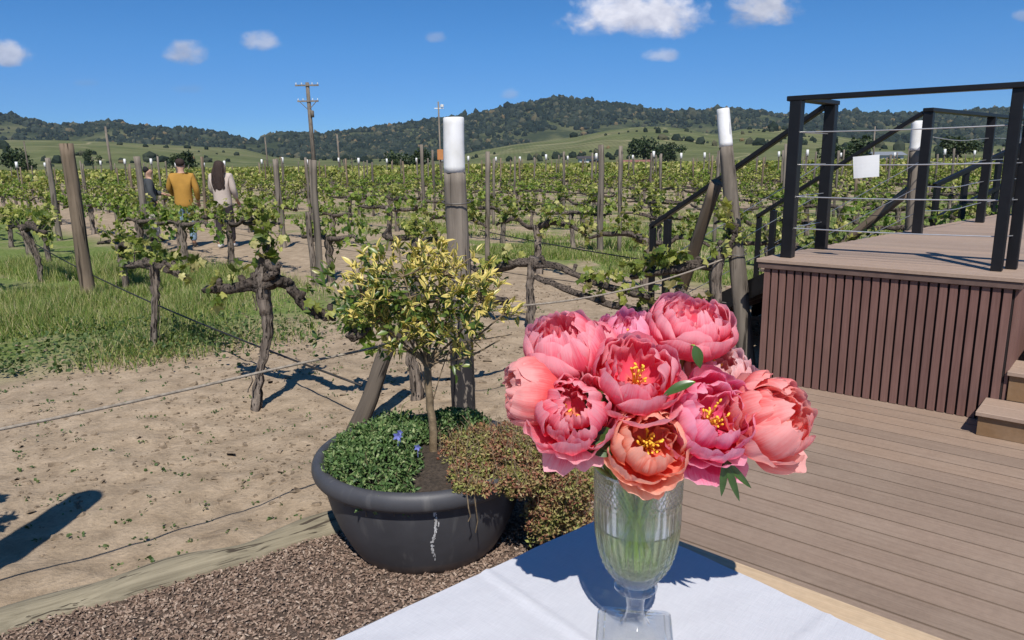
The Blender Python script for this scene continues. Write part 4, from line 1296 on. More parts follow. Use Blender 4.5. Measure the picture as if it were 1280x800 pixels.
# ------------------------------------------------------------------ planter pot with its shrub and carpet plants
PC = np.array([-.362, 2.81, .028])
POT = thing('planter_pot', 'large dark grey round planter pot with a thick rolled rim', 'planter', PC)
prof_out = [(.280, 0), (.294, .012), (.322, .06), (.354, .13), (.378, .20), (.394, .27), (.402, .322), (.404, .328)]
b = MB()
b.lathe([(.02, .004)] + prof_out + [(.385, .328), (.34, .2), (.25, .05), (.02, .03)], 96, PC)
b.build('body', MAT['pot'], POT, smooth=True)
b = MB()
rim = []
for a in np.linspace(-200, 150, 22):
    rim.append((.415 + .028 * math.cos(rad(a)) , .358 + .038 * math.sin(rad(a))))
b.lathe(rim, 96, PC, closed=True)
b.build('rim', MAT['pot'], POT, smooth=True)
b = MB()
SR = .392
def soil_z(x, y):
    r2 = (x * x + y * y) / SR ** 2
    return .345 + .045 * (1 - r2) + .02 * mnoise.noise(Vector((x * 9, y * 9, 1)))
vs = []; n = 40
for i in range(n + 1):
    for j in range(n + 1):
        x, y = (i / n * 2 - 1), (j / n * 2 - 1)
        q = max(abs(x), abs(y)); l = math.hypot(x, y) or 1
        x, y = x * q / l * SR, y * q / l * SR
        vs.append((PC[0] + x, PC[1] + y, PC[2] + soil_z(x, y)))
b.add(vs, [(i * (n + 1) + j, (i + 1) * (n + 1) + j, (i + 1) * (n + 1) + j + 1, i * (n + 1) + j + 1) for i in range(n) for j in range(n)])
b.build('soil', MAT['soil'], POT, smooth=True)
# lime streaks down the side
def pot_r(z):
    for (r0, z0), (r1, z1) in zip(prof_out[:-1], prof_out[1:]):
        if z0 <= z <= z1: return r0 + (r1 - r0) * (z - z0) / (z1 - z0)
    return .402
b = MB(); rsx = np.random.RandomState(4)
for az0, w, z0, z1, dens in ((-79, .008, .08, .318, 75),):
    for _ in range(dens):
        z = z0 + (z1 - z0) * rsx.rand() ** .8; a = rad(az0) + rsx.normal(0, w) + .02 * math.sin(z * 30); l = rsx.uniform(.004, .017); ww = rsx.uniform(.0015, .004)
        pts = []
        for dz, dw in ((0, -.5), (l * .5, -1), (l, -.3), (l, .4), (l * .4, 1), (0, .5)):
            zz = min(z1, z + dz); rr = pot_r(zz) + .0012; aa = a + dw * ww / rr
            pts.append((PC[0] + rr * math.cos(aa), PC[1] + rr * math.sin(aa), PC[2] + zz))
        b.add(pts, [(5, 4, 3, 2, 1, 0)])
b.build('lime_streak', MAT['lime'], POT)

# variegated shrub
TB = np.array(PC) + np.array([.035, .0, .37])
TREE = thing('variegated_shrub', 'small variegated shrub with yellow edged leaves growing in the pot', 'shrub', TB)
rt = np.random.RandomState(14)
fork = TB + np.array([-.01, .01, .36])
b = MB(); b.tube(gnarl([(*(TB - UZ * .06), .0165), (*(TB + [.004, 0, .1]), .0150), (*(TB + [-.006, .005, .24]), .0145), (*fork, .0165)], 3, .004, 6)[:, :3], np.linspace(.0165, .0145, 19), 12, .12, 5)
b.build('trunk', MAT['stem'], TREE, smooth=True)
def px_at(px, py, dy=0.0): return at(px, py, TB[1] + dy)
tips = []
bb = MB()
crown = []
for (px, py, rx, ry, n) in ((455, 340, 30, 32, 24), (500, 318, 40, 26, 30), (545, 312, 32, 24, 24), (585, 330, 30, 24, 22), (520, 360, 60, 35, 36), (480, 385, 40, 25, 20), (560, 375, 40, 30, 20), (612, 345, 22, 18, 10), (618, 368, 16, 16, 8), (500, 410, 35, 22, 14), (545, 415, 30, 20, 10), (640, 385, 14, 14, 6), (440, 372, 18, 22, 9), (578, 418, 20, 16, 6), (600, 395, 24, 20, 6)):
    for _ in range(n):
        a = rt.rand() * 6.28; q = math.sqrt(rt.rand())
        x, y = px + rx * q * math.cos(a), py + ry * q * math.sin(a)
        y += 8
        cx, cy = (x - 525) / 122, (y - 383) / 90
        dmax = .27 * math.sqrt(max(.05, 1 - min(.95, cx * cx + cy * cy)))
        tips.append(px_at(x, y, rt.uniform(-dmax, dmax)))
tips = np.array(tips)
mains = []
for k, (px, py, dy) in enumerate(((452, 372, -.05), (478, 350, .1), (505, 345, -.12), (530, 335, .05), (555, 345, -.06), (580, 355, .12), (600, 375, -.02), (560, 395, .02), (500, 392, .0), (470, 400, .12), (630, 392, .0), (625, 425, -.03))):
    e = px_at(px, py, dy)
    mid_ = fork * .45 + e * .55 + np.array([rt.normal(0, .012), rt.normal(0, .015), -.02])
    C = cat([fork - UZ * .01, fork * .75 + mid_ * .25 + UZ * .012, mid_, e], 5)
    bb.tube(C, np.linspace(.0075, .0028, len(C)), 7, .15, k)
    mains.append(C)
allp = np.vstack(mains)
for tp in tips:
    d2 = np.sum((allp - tp) ** 2, axis=1) + .3 * np.maximum(0, allp[:, 2] - tp[2])
    j = np.argmin(d2); s0 = allp[j]
    C = cat([s0, (s0 + tp) / 2 + np.array([rt.normal(0, .008), rt.normal(0, .008), -.006]), tp], 3)
    bb.tube(C, np.linspace(.0026, .0011, len(C)), 5, cap=False)
# densest, greener foliage low and on the left
gtips = np.array([px_at(467 + 38 * rt.normal(), 372 + 26 * rt.normal(), rt.uniform(-.16, .18)) for _ in range(70)] + [px_at(535 + 45 * rt.normal(), 395 + 24 * rt.normal(), rt.uniform(-.15, .2)) for _ in range(60)])
# the low bare twig on the right
C = cat([TB + [.0, 0, .2], px_at(590, 440), px_at(618, 420, .02)], 5)
bb.tube(cat([TB + np.array([.0, 0, .2]), px_at(556, 452), px_at(572, 430), px_at(600, 425), px_at(640, 418)], 4), .0022, 5)
bb.build('branches', MAT['stem'], TREE, smooth=True)
LL = np.array([(0, 0, 0), (.22, .25, .05), (.27, .5, .03), (.16, .8, -.05), (0, 1, -.16), (-.16, .8, -.05), (-.27, .5, .03), (-.22, .25, .05), (0, .25, -.01), (0, .5, -.03), (0, .8, -.1)])
LLF = np.array([(0, 1, 8, 8), (1, 2, 9, 8), (2, 3, 10, 9), (3, 4, 10, 10), (4, 5, 10, 10), (5, 6, 9, 10), (6, 7, 8, 9), (7, 0, 8, 8)])
LLU = np.array([(0, 0), (.8, .25), (1, .5), (.8, .8), (.6, 1), (-.8, .8), (-1, .5), (-.8, .25), (0, .25), (0, .5), (0, .8)])
def fixq(F4):
    return [tuple(dict.fromkeys(f)) for f in F4]
P, Y, Z = [], [], []
cc = np.array(px_at(525, 385))
for tp in tips:
    out = tp - cc; out[2] += .12; out /= np.linalg.norm(out)
    k = rt.randint(5, 9)
    for i in range(k):
        y = rt.normal(0, .75, 3) + out * .75 + np.array([0, 0, .12])
        P.append(tp - out * rt.uniform(-.005, .035) + rt.normal(0, .004, 3)); Y.append(y)
        Z.append(rt.normal(0, .35, 3) + np.array([0, -.2, .9]))
P, Y, Z = np.array(P), np.array(Y), np.array(Z)
sc_ = rt.uniform(.028, .053, len(P)); S3 = np.column_stack([sc_ * rt.uniform(.5, .8, len(P)), sc_, sc_])
V_, F_, U_ = scatter(LL, LLF, P, rots_y(Y, Z), S3, LLU)
lb = MB(); lb.v = list(map(tuple, V_.tolist())); lb.f = fixq(F_.tolist()); lb.uv = list(map(tuple, U_.tolist()))
o = lb.build('leaves', MAT['variegated'], TREE, smooth=True); o['label'] = 'yellow edged outer leaves'
k = len(gtips) * 9
P = np.repeat(gtips, 9, axis=0) + rt.normal(0, .014, (k, 3))
Y = rt.normal(0, .8, (k, 3)) + (P - cc) * 3 + np.array([0, 0, .3]); Z = rt.normal(0, .5, (k, 3)) + np.array([0, -.3, .8])
sc_ = rt.uniform(.026, .046, k)
V_, F_, U_ = scatter(LL, LLF, P, rots_y(Y, Z), np.column_stack([sc_ * rt.uniform(.6, .85, k), sc_, sc_]), LLU)
lb = MB(); lb.v = list(map(tuple, V_.tolist())); lb.f = fixq(F_.tolist()); lb.uv = list(map(tuple, U_.tolist()))
o = lb.build('leaves', MAT['greenshrub'], TREE, smooth=True); o['label'] = 'green inner leaves'

# carpet plant (left) and stonecrop spilling over (right)
SL = np.array([(0, 0, 0), (.3, .4, .12), (0, 1, .1), (-.3, .4, .12), (0, .45, -.05)])
SLF = np.array([(0, 1, 4), (1, 2, 4), (2, 3, 4), (3, 0, 4)])
rj = np.random.RandomState(17)
CP = thing('carpet_plant', 'dense dark green carpet plant filling the left of the pot', 'plant', PC + np.array([-.15, 0, .36]))
def mound(x, y):
    return .065 * max(0, 1 - ((x + .17) ** 2 / .055 + (y + .02) ** 2 / .14)) + .06 * max(0, 1 - ((x - .14) ** 2 / .035 + (y - .24) ** 2 / .03)) + .03 * mnoise.noise(Vector((x * 7, y * 7, 2))) + .014 * mnoise.noise(Vector((x * 14, y * 14, 6)))
P = []
while len(P) < 9000:
    a, q = rj.rand() * 6.28, math.sqrt(rj.rand()) * .415
    x, y = q * math.cos(a), q * math.sin(a)
    left = x < .0 + .03 * mnoise.noise(Vector((y * 9, 0, 0))) - (.0 if y < 0 else -.03)
    back = y > .12 and x < .26
    if not (left or back): continue
    if math.hypot(x - .035, y) < .05: continue
    ed = max(0, q - .33)
    P.append((PC[0] + x, PC[1] + y, PC[2] + soil_z(x * .93, y * .93) + mound(x, y) + .012 + rj.uniform(-.03, .034) - ed * .22))
P = np.array(P)
nz = rj.normal(0, .6, (len(P), 3)) + np.array([0, -.15, .8])
yy = rj.normal(0, 1, (len(P), 3)); yy[:, 2] += .35
lb = MB(); lb.addnp(*scatter(SL, SLF, P, rots_y(yy, nz), rj.uniform(.012, .027, len(P))))
carpet_leaves = lb
bb = MB()
for _ in range(120):
    i = rj.randint(len(P)); p = P[i]
    bb.tube([p + np.array([0, 0, -.05]), p + rj.normal(0, .012, 3)], .0013, 4, cap=False)
foliage(carpet_leaves, bb, 'juniper', CP, 'stem')
for (px, py, s_) in ((497, 545, .020), (522, 559, .015), (500, 540, .012)):
    p = at(px, py, 2.62)
    b = MB()
    for k in range(5):
        a = k * 2 * math.pi / 5
        d = np.array([math.cos(a), -.35, math.sin(a)]); e = np.array([-math.sin(a), 0, math.cos(a)])
        b.add([p, p + d * s_ * .5 + e * s_ * .32, p + d * s_, p + d * s_ * .5 - e * s_ * .32], [(0, 1, 2, 3)])
    b.tube([p + UZ * -.04, p], .001, 4)
    b.build('blue_flower', MAT['bluepetal'], CP)
bb = MB()
for (p0, p1, p2) in (((505, 520), (515, 512), (528, 511)), ((500, 528), (503, 508), (512, 500)), ((590, 552), (600, 543), (606, 540)), ((575, 545), (590, 548), (608, 556))):
    C = cat([at(*p0, 2.75), at(*p1, 2.74), at(*p2, 2.73)], 5)
    bb.tube(C, np.linspace(.0022, .0006, len(C)), 5)
bb.build('grass_blades', MAT['shoot'], CP, smooth=True)
SP = thing('stonecrop', 'reddish brown trailing stonecrop spilling over the right side of the pot', 'plant', PC + np.array([.25, -.1, .36]))
P = []
BL = [(.21, .02, .395, .145, .24, .045, 1.2), (.30, -.05, .42, .15, .22, .06, 1.6), (.43, -.10, .38, .13, .18, .08, 1.5), (.53, -.08, .29, .13, .19, .10, 1.7), (.56, -.04, .17, .13, .18, .12, 1.7), (.19, -.22, .395, .08, .12, .03, .4), (.62, -.02, .25, .08, .13, .09, .6),
      (.47, -.19, .21, .07, .09, .14, .9), (.36, -.29, .37, .10, .07, .05, .7), (.22, -.385, .40, .09, .03, .025, .22), (.41, .16, .32, .11, .16, .11, .8), (.50, .08, .10, .07, .1, .08, .4), (.56, -.12, .24, .05, .09, .1, .4)]
wts = np.array([q[6] for q in BL]); wts /= wts.sum()
while len(P) < 26000:
    q = BL[rj.choice(len(BL), p=wts)]
    d = rj.normal(0, 1, 3); d /= np.linalg.norm(d); d *= rj.rand() ** .33 * (1 + .28 * mnoise.noise(Vector((d[0] * 2.2 + q[0] * 20, d[1] * 2.2, d[2] * 2.2))))
    x, y, z = q[0] + d[0] * q[3], q[1] + d[1] * q[4], q[2] + d[2] * q[5]
    rr = math.hypot(x, y)
    if rr < .385 and z < soil_z(x, y): continue
    if z < .02 or (rr < .45 and .31 < z < .385 and rr > .385): continue
    if rr < pot_r(min(.327, z)) + .004 and z < .33: continue
    if mnoise.noise(Vector((x * 26, y * 26, z * 26))) < -.38: continue
    P.append((PC[0] + x, PC[1] + y, PC[2] + z))
P = np.array(P)
nz = rj.normal(0, .8, (len(P), 3)) + np.array([.2, -.3, .5])
yy = rj.normal(0, 1, (len(P), 3))
lb = MB(); lb.addnp(*scatter(SL, SLF, P, rots_y(yy, nz), rj.uniform(.009, .021, len(P))))
sedum_leaves = lb
bb = MB()
for _ in range(700):
    p = P[rj.randint(len(P))]
    bb.tube([p, p + rj.normal(0, .012, 3) + np.array([-.004, .01, .02]), p + rj.normal(0, .016, 3) + np.array([-.01, .02, .05])], .0011, 4, cap=False)
# two thin dry strands hanging over the front of the rim
for a0, l in ((-1.12, .05), (-1.06, .10)):
    q = .450
    bb.tube([(PC[0] + q * math.cos(a0), PC[1] + q * math.sin(a0), PC[2] + .39), (PC[0] + (q + .012) * math.cos(a0), PC[1] + (q + .012) * math.sin(a0), PC[2] + .335), (PC[0] + (q + .006) * math.cos(a0 + .02), PC[1] + (q + .006) * math.sin(a0 + .02), PC[2] + .325 - l * .5), (PC[0] + (q - .0) * math.cos(a0 + .005), PC[1] + q * math.sin(a0 + .01), PC[2] + .33 - l)], .0022, 5)
foliage(sedum_leaves, bb, 'sedum', SP, 'stem')

# ------------------------------------------------------------------ table, cloth, vase
ZB = .75
tc_ = gz(748, 650, ZB); tl = gz(420, 800, ZB); c1 = gz(926, 718, ZB); c2 = gz(1104, 800, ZB); w1 = gz(914, 695, ZB); w2 = gz(1200, 801, ZB)
eR = (w2 - w1) / np.linalg.norm(w2 - w1); eL = (tl - tc_) / np.linalg.norm(tl - tc_)
wc = w1 - eR * 0
# back corner of the timber where the left edge meets the right edge
A_ = np.array([[eR[0], -eL[0]], [eR[1], -eL[1]]]); st_ = np.linalg.solve(A_, (tc_ - w1)[:2])
corner = w1 + eR * st_[0]
TBL = thing('table', 'pale wooden table half covered by a white cloth', 'table', (corner + eR * .6 + eL * .45) * np.array([1, 1, 0]))
LT, WT = 1.5, 1.0
b = MB()
nb = 7
perp = eL
for i in range(nb):
    o0 = i * WT / nb
    b.box((0, o0 + .001, ZB - .034), (LT, o0 + WT / nb - .001, ZB - .003), (eR, perp, UZ), corner * np.array([1, 1, 0]) + perp * .006)
b.build('tabletop', MAT['tablewood'], TBL, bevel=.003)
for (u, v) in ((.08, .08), (1.38, .08), (.08, .88), (1.38, .88)):
    p = corner + eR * u + eL * v
    b = MB(); b.box((-.035, -.035, .0), (.035, .035, ZB - .036), (eR, np.cross(UZ, eR), UZ), p * np.array([1, 1, 0])); b.build('leg', MAT['tablewood'], TBL, bevel=.003)
b = MB(); b.box((.1, .09, ZB - .12), (1.36, .12, ZB - .036), (eR, eL, UZ), corner * np.array([1, 1, 0])); b.box((.1, .86, ZB - .12), (1.36, .89, ZB - .036), (eR, eL, UZ), corner * np.array([1, 1, 0]))
b.build('apron', MAT['tablewood'], TBL)
# cloth: u runs along its right edge, v from that edge towards the left and over the table's side
eC = (c2 - c1) / np.linalg.norm(c2 - c1)
A_ = np.array([[eC[0], -eL[0]], [eC[1], -eL[1]]]); st_ = np.linalg.solve(A_, (tc_ - c1)[:2])
cc0 = c1 + eC * st_[0]                       # back corner of the cloth
_q = gz(655, 746, ZB) - cc0
CRV = float(np.linalg.solve(np.array([[eC[0], eL[0]], [eC[1], eL[1]]]), _q[:2])[1])
def cloth():
    b = MB(); nu, nv = 150, 120
    U, Wd, over = 1.45, 1.02, .22
    vs = []
    for i in range(nu + 1):
        u = -.0 + U * i / nu
        for j in range(nv + 1):
            v = Wd * j / nv
            p = cc0 + eC * u + eL * v
            z = ZB + .0018
            z += .0026 * mnoise.noise(Vector((u * 9, v * 7, 0))) + .0009 * mnoise.noise(Vector((u * 26 + v * 9, v * 5, 3)))
            fold = v - CRV - .01 * math.sin(u * 5)          # ironed crease
            z += .0042 * math.exp(-(fold / .007) ** 2) - .0012 * math.exp(-((fold - .02) / .012) ** 2)
            fold2 = u - .52 - .006 * math.sin(v * 7)
            z += .0025 * math.exp(-(fold2 / .006) ** 2)
            z += .0045 * max(0, mnoise.noise(Vector((u * 3.2 + v * 2, v * 4.1 - u * 2, 8)))) ** 2
            vs.append((p[0], p[1], z))
    b.add(vs, [(i * (nv + 1) + j, (i + 1) * (nv + 1) + j, (i + 1) * (nv + 1) + j + 1, i * (nv + 1) + j + 1) for i in range(nu) for j in range(nv)])
    # the end hanging over the far left side of the table
    vs = []; nh = 16
    nrm = np.cross(UZ, eL); nrm = nrm if nrm @ np.array([-1, 1, 0]) > 0 else -nrm
    for j in range(nv + 1):
        v = Wd * j / nv
        for k in range(nh + 1):
            f = k / nh
            wob = .012 * f * math.sin(v * 34 + 1.3 * math.sin(v * 9))
            p = cc0 + eL * v + nrm * (.006 * math.sin(min(1, f * 6) * math.pi / 2) + wob + .01 * f)
            z = ZB + .0018 - .20 * f + .004 * (1 - math.cos(min(1, f * 6) * math.pi / 2)) * 0
            vs.append((p[0], p[1], z))
    b.add(vs, [(j * (nh + 1) + k, j * (nh + 1) + k + 1, (j + 1) * (nh + 1) + k + 1, (j + 1) * (nh + 1) + k) for j in range(nv) for k in range(nh)])
    o = b.build('tablecloth', MAT['cloth'], smooth=True)
    tag(o, 'white linen cloth spread over the table under the vase', 'tablecloth')
cloth()

VC = gz(793, 795, ZB) + UZ * .0045
VASE = thing('glass_vase', 'footed cut glass vase half full of water on the white cloth', 'vase', VC)
DZ = .019
def vase():
    b = MB(); VB = VC + UZ * DZ
    # square foot with clipped, stepped corners
    def sq(h, z, rot=rad(-9), n=96, k=16):
        out = []
        for j in range(n):
            th = 2 * math.pi * j / n
            c, s = abs(math.cos(th)), abs(math.sin(th))
            r = h / ((c ** k + s ** k) ** (1 / k))
            out.append((VC[0] + r * math.cos(th + rot), VC[1] + r * math.sin(th + rot), VC[2] + z))
        return out
    n = 96
    rings_ = [sq(.001, .0, k=2), sq(.062, .0), sq(.064, .002), sq(.064, .006), sq(.061, .0085), sq(.053, .0095), sq(.050, .012), sq(.036, .0165, k=4), sq(.025, .022, k=2.4)]
    def circ(r, z): return [(VC[0] + r * math.cos(2 * math.pi * j / n + rad(-9)), VC[1] + r * math.sin(2 * math.pi * j / n + rad(-9)), VC[2] + z) for j in range(n)]
    for (r, z) in ((.0205, .027), (.0175, .034), (.0150, .044), (.0146, .056), (.0165, .070), (.0195, .078), (.026, .0825), (.033, .086), (.0365, .090), (.0365, .094), (.033, .0975), (.0315, .1008)):
        rings_.append(circ(r, z))
    vs = [p for r in rings_ for p in r]
    fs = [(i * n + j, i * n + (j + 1) % n, (i + 1) * n + (j + 1) % n, (i + 1) * n + j) for i in range(len(rings_) - 1) for j in range(n)]
    fs.append(tuple(range(n - 1, -1, -1)))
    # bowl, outer skin with cut flutes and a diamond band, then the inner skin
    base = len(vs); n2 = 240
    def ro(z):
        pts = ((.082, .0315), (.092, .038), (.105, .0475), (.122, .0565), (.145, .0640), (.17, .0682), (.20, .0700), (.24, .0708), (.285, .0718))
        for (z0, r0), (z1, r1) in zip(pts[:-1], pts[1:]):
            if z0 <= z <= z1 + 1e-9:
                f = (z - z0) / (z1 - z0); return r0 + (r1 - r0) * f
        return .0718
    zs = list(np.linspace(.082, .232, 46)) + list(np.linspace(.2345, .273, 40)) + [.2755, .279, .283, .286, .2872]
    prof = []
    for z in zs:
        row = []
        for j in range(n2):
            th = 2 * math.pi * j / n2
            r = ro(z)
            if z < .2325:
                a = abs(math.sin(th * 14))
                env = min(1, (z - .08) / .02) * min(1, max(0, (.2325 - z) / .012))
                r += .0044 * (a ** .55 - .6) * env
                if z < .15:                   # lower diamonds near the stem
                    d = abs(math.sin(th * 14 + z * 260)) * abs(math.sin(th * 14 - z * 260))
                    r += .0026 * (d - .4) * min(1, (.15 - z) / .02) * env
                r += .0016 * math.exp(-((z - .2315) / .0016) ** 2)
            elif z < .2735:
                a = (z - .2345) / .039 * 4 * math.pi
                d = abs(math.sin(th * 24 + a * .75)) * abs(math.sin(th * 24 - a * .75))
                e = min(1, (z - .2345) / .003, (.2735 - z) / .003)
                r += .0034 * (d - .45) * max(0, e)
            else:
                r += .0016 * math.exp(-((z - .279) / .003) ** 2)
            row.append((VB[0] + r * math.cos(th), VB[1] + r * math.sin(th), VB[2] + z))
        prof.append(row)
    for zi in np.linspace(.2872, .093, 40):
        r = max(.002, ro(max(.0821, zi - .006)) - .0058 if zi > .1 else (ro(max(.0821, zi)) - .012) * max(0.05, (zi - .0925) / .0075))
        prof.append([(VB[0] + r * math.cos(2 * math.pi * j / n2), VB[1] + r * math.sin(2 * math.pi * j / n2), VB[2] + zi) for j in range(n2)])
    vs2 = [p for r in prof for p in r]; np_ = len(prof)
    fs2 = [(i * n2 + j, i * n2 + (j + 1) % n2, (i + 1) * n2 + (j + 1) % n2, (i + 1) * n2 + j) for i in range(np_ - 1) for j in range(n2)]
    fs2.append(tuple((np_ - 1) * n2 + j for j in range(n2)))
    b2 = MB(); b2.add(vs2, fs2); b2.build('bowl', MAT['glass'], VASE, smooth=True)
    fs.append(tuple((len(rings_) - 1) * n + j for j in range(n)))
    b.add(vs, fs); o = b.build('foot', MAT['footglass'], VASE, smooth=False)
    # water up to a little over half
    b3 = MB()
    pr = [(.002, .0945)]
    for z in np.linspace(.100, .188, 22): pr.append((ro(max(.0821, z - .006)) - .0056, z))
    pr.append((pr[-1][0] - .002, .1868)); pr.append((.002, .1862))
    b3.lathe(pr, 96, VB); b3.build('water', MAT['water'], VASE, smooth=True)
vase()
ZRIM = VC[2] + .287 + DZ

# ------------------------------------------------------------------ peonies
def petal(R, th0, th1, W, cup, ruf, flare, seed, notch=.12, nu=15, nv=13, squash=1.0, offs=0.0):
    """one petal wrapped round a ball of radius R, from polar angle th0 (base) to th1 (tip)"""
    rp = np.random.RandomState(seed)
    ph = rp.rand(6) * 6.28; k1, k2 = rp.uniform(2.2, 4.0), rp.uniform(4, 6.5); notch *= .65
    vs, uv = [], []
    tipoff = rp.normal(0, .12); tl_ = 1 + rp.normal(0, .05)
    for i in range(nv + 1):
        v = i / nv
        for j in range(nu + 1):
            u = j / nu * 2 - 1
            shape = (.22 + .78 * math.sin(min(1, v * 1.35) * math.pi / 2) ** .9) * (1 - .22 * max(0, v - .75) ** 1.2 * 4)
            w = W * shape
            round_ = (.16 * u ** 2 + .10 * u ** 6) * v ** 2
            nt_ = notch * v ** 5 * (.55 * math.sin(u * k2 + ph[0]) + .5 * math.sin(u * k2 * 2.1 + ph[1]) - .6 * math.exp(-((u - tipoff) / .16) ** 2))
            th = th0 + (th1 - th0) * tl_ * (v * (1 - round_) + nt_ * .35)
            s = max(.30, math.sin(min(max(th, .05), math.pi - .25)))
            p_ = u * w / (s ** .75)
            r = R * (1 + offs)
            r *= 1 + cup * (u * u) * -.18 * v + ruf * v ** 2.2 * (.6 * math.sin(u * k1 * 1.6 + ph[2]) + .45 * math.sin(u * k2 + ph[3] + v * 3)) + flare * v ** 3.5
            r *= 1 + .018 * math.sin(u * 9 + ph[4]) * v + .02 * math.sin(v * 7 + ph[5] + u * 2)
            r *= 1 + (.045 * mnoise.noise(Vector((u * 2.6 + seed % 97, v * 3.2, seed % 31))) + .030 * mnoise.noise(Vector((u * 6.5 + seed % 97, v * 2.2, 5.5)))) * (.25 + v)
            z = -math.cos(th) * r * squash
            x = math.sin(th) * r * math.cos(p_); y = math.sin(th) * r * math.sin(p_)
            vs.append((x, y, z)); uv.append((u, v))
    M_ = nu + 1
    fs = [(i * M_ + j, i * M_ + j + 1, (i + 1) * M_ + j + 1, (i + 1) * M_ + j) for i in range(nv) for j in range(nu)]
    return np.array(vs), fs, uv

def petal_obj(parent, vs, fs, uv, a, tilt, mat, fr, z0=0.0, nm='petal'):
    c, s = math.cos(a), math.sin(a)
    Rz = np.array([[c, -s, 0], [s, c, 0], [0, 0, 1]])
    V = np.array(vs); V = V + np.array([0, 0, z0])
    if tilt:
        ct, st = math.cos(tilt), math.sin(tilt)
        # open the petal outwards about its base
        zb = V[:, 2].min()
        V = (V - [0, 0, zb]) @ np.array([[ct, 0, st], [0, 1, 0], [-st, 0, ct]]).T + [0, 0, zb]
    V = V @ Rz.T @ fr.T
    b = MB(); b.add(V, fs, uv)
    return b.build(nm, mat, parent, smooth=True, origin=None)

def peony(px, py, Y, R, face, kind, colr, seed, label, roll=0.0, squash=.92, extra=(), stamens=None):
    rp = np.random.RandomState(seed)
    c = at(px, py, Y)
    t = thing('peony', label, 'peony', c, 'peonies in the glass vase')
    f = np.array(face, float); f /= np.linalg.norm(f)
    h = np.array([0, 0, 1.0]) if abs(f[2]) < .93 else np.array([0, 1.0, 0])
    x = np.cross(h, f); x /= np.linalg.norm(x); y = np.cross(f, x)
    fr = np.stack([x, y, f], axis=1)
    mat = PET[colr]
    def layer(n, Rl, th1, W, cup, ruf, flare, tilt, a0, jit=.12, notch=.12, th0=.12, nu=15, nv=13, nm='petal'):
        for i in range(n):
            a = a0 + i * 2 * math.pi / n + rp.normal(0, jit)
            vs, fs, uv = petal(Rl * R * (1 + rp.normal(0, .025)), th0, rad(th1 + rp.normal(0, 6)), W * (1 + rp.normal(0, .08)), cup, ruf, flare, rp.randint(1e6), notch, nu, nv, squash)
            petal_obj(t, vs, fs, uv, a, rad(tilt + rp.normal(0, 4)), mat, fr, nm=nm)
    if kind == 'open':
        layer(5, 1.04, 100, .86, .4, .045, .05, 16, 0, notch=.06)
        layer(6, 1.0, 116, .72, .5, .05, .0, 6, .6, notch=.07)
        layer(6, .93, 126, .62, .6, .06, -.03, 2, .2, notch=.08)
        layer(7, .82, 130, .54, .5, .10, .0, 0, .5, notch=.12)
        layer(6, .66, 122, .54, .4, .15, .05, 0, .9, notch=.16)
        layer(4, .46, 118, .62, .3, .2, .05, 4, .3, jit=.5, notch=.16)
        nst = 36
    elif kind == 'semi':
        layer(6, 1.04, 104, .74, .4, .03, -.02, 6, 0, notch=.06)
        layer(6, .98, 116, .62, .4, .05, -.03, 0, .5, notch=.08)
        layer(8, .86, 126, .52, .5, .10, .0, 0, .3, notch=.14)
        layer(9, .70, 132, .46, .4, .16, .06, 0, .1, notch=.2)
        layer(9, .54, 130, .50, .3, .2, .1, 0, .4, notch=.2)
        layer(6, .36, 126, .7, .3, .22, .12, 0, .2, notch=.18)
        nst = 0
    elif kind == 'ball':
        layer(5, 1.03, 122, .82, .3, .035, -.02, 3, 0, notch=.07)
        layer(6, .98, 132, .66, .3, .05, -.03, 0, .5, notch=.09)
        layer(7, .90, 138, .52, .4, .09, -.02, 0, .2, notch=.16)
        layer(9, .77, 142, .46, .3, .12, .02, 0, .5, notch=.14)
        layer(8, .60, 142, .50, .3, .16, .06, 0, .1, notch=.16)
        layer(6, .40, 135, .6, .3, .2, .1, 0, .4, notch=.16)
        nst = 0
    else:  # 'double': many overlapping petals
        layer(5, 1.05, 98, .78, .3, .05, .05, 14, 0)
        layer(6, 1.02, 114, .66, .5, .06, .02, 6, .5, notch=.08)
        layer(8, .96, 128, .52, .6, .08, .0, 0, .2, notch=.12)
        layer(9, .86, 138, .46, .5, .11, .0, 0, .4, notch=.16)
        layer(9, .70, 142, .44, .4, .15, .04, 0, .0, notch=.2)
        layer(8, .52, 138, .55, .4, .16, .08, 0, .3, notch=.16)
        layer(6, .34, 130, .7, .3, .2, .1, 0, .1, notch=.15)
        nst = 9
    for (a, tilt, th1, W, fl) in extra:       # guard petals that have dropped open
        vs, fs, uv = petal(1.1 * R, .1, rad(th1), W, .2, .06, fl, rp.randint(1e6), .1, 11, 12, squash)
        petal_obj(t, vs, fs, uv, rad(a), rad(tilt), mat, fr, nm='guard_petal')
    if stamens is not None: nst = stamens
    if nst:
        b = MB()
        for i in range(nst):
            a = rp.rand() * 6.28; q = rp.uniform(.05, .36); l = rp.uniform(.4, .72) * R
            d = np.array([math.cos(a) * q, math.sin(a) * q, 1.0]); d /= np.linalg.norm(d)
            p0 = np.array([math.cos(a) * q * R * .3, math.sin(a) * q * R * .3, -R * .55 * squash])
            p1 = p0 + d * l + rp.normal(0, .05 * R, 3)
            C = [p0, (p0 + p1) / 2 + rp.normal(0, .03 * R, 3), p1]
            C = [fr @ q_ for q_ in C]
            b.tube(C, [.0009, .0008, .0008], 4, cap=False)
            e = C[-1]; d2 = (C[-1] - C[-2]); d2 /= np.linalg.norm(d2)
            w = rp.normal(0, .5, 3) + d2; w /= np.linalg.norm(w)
            b.tube([e - w * .001, e + w * .002, e + w * .005, e + w * .0066], [.0009, .0021, .0018, .0006], 5)
        b.build('stamens', MAT['stamen'], t, smooth=True, origin=None)
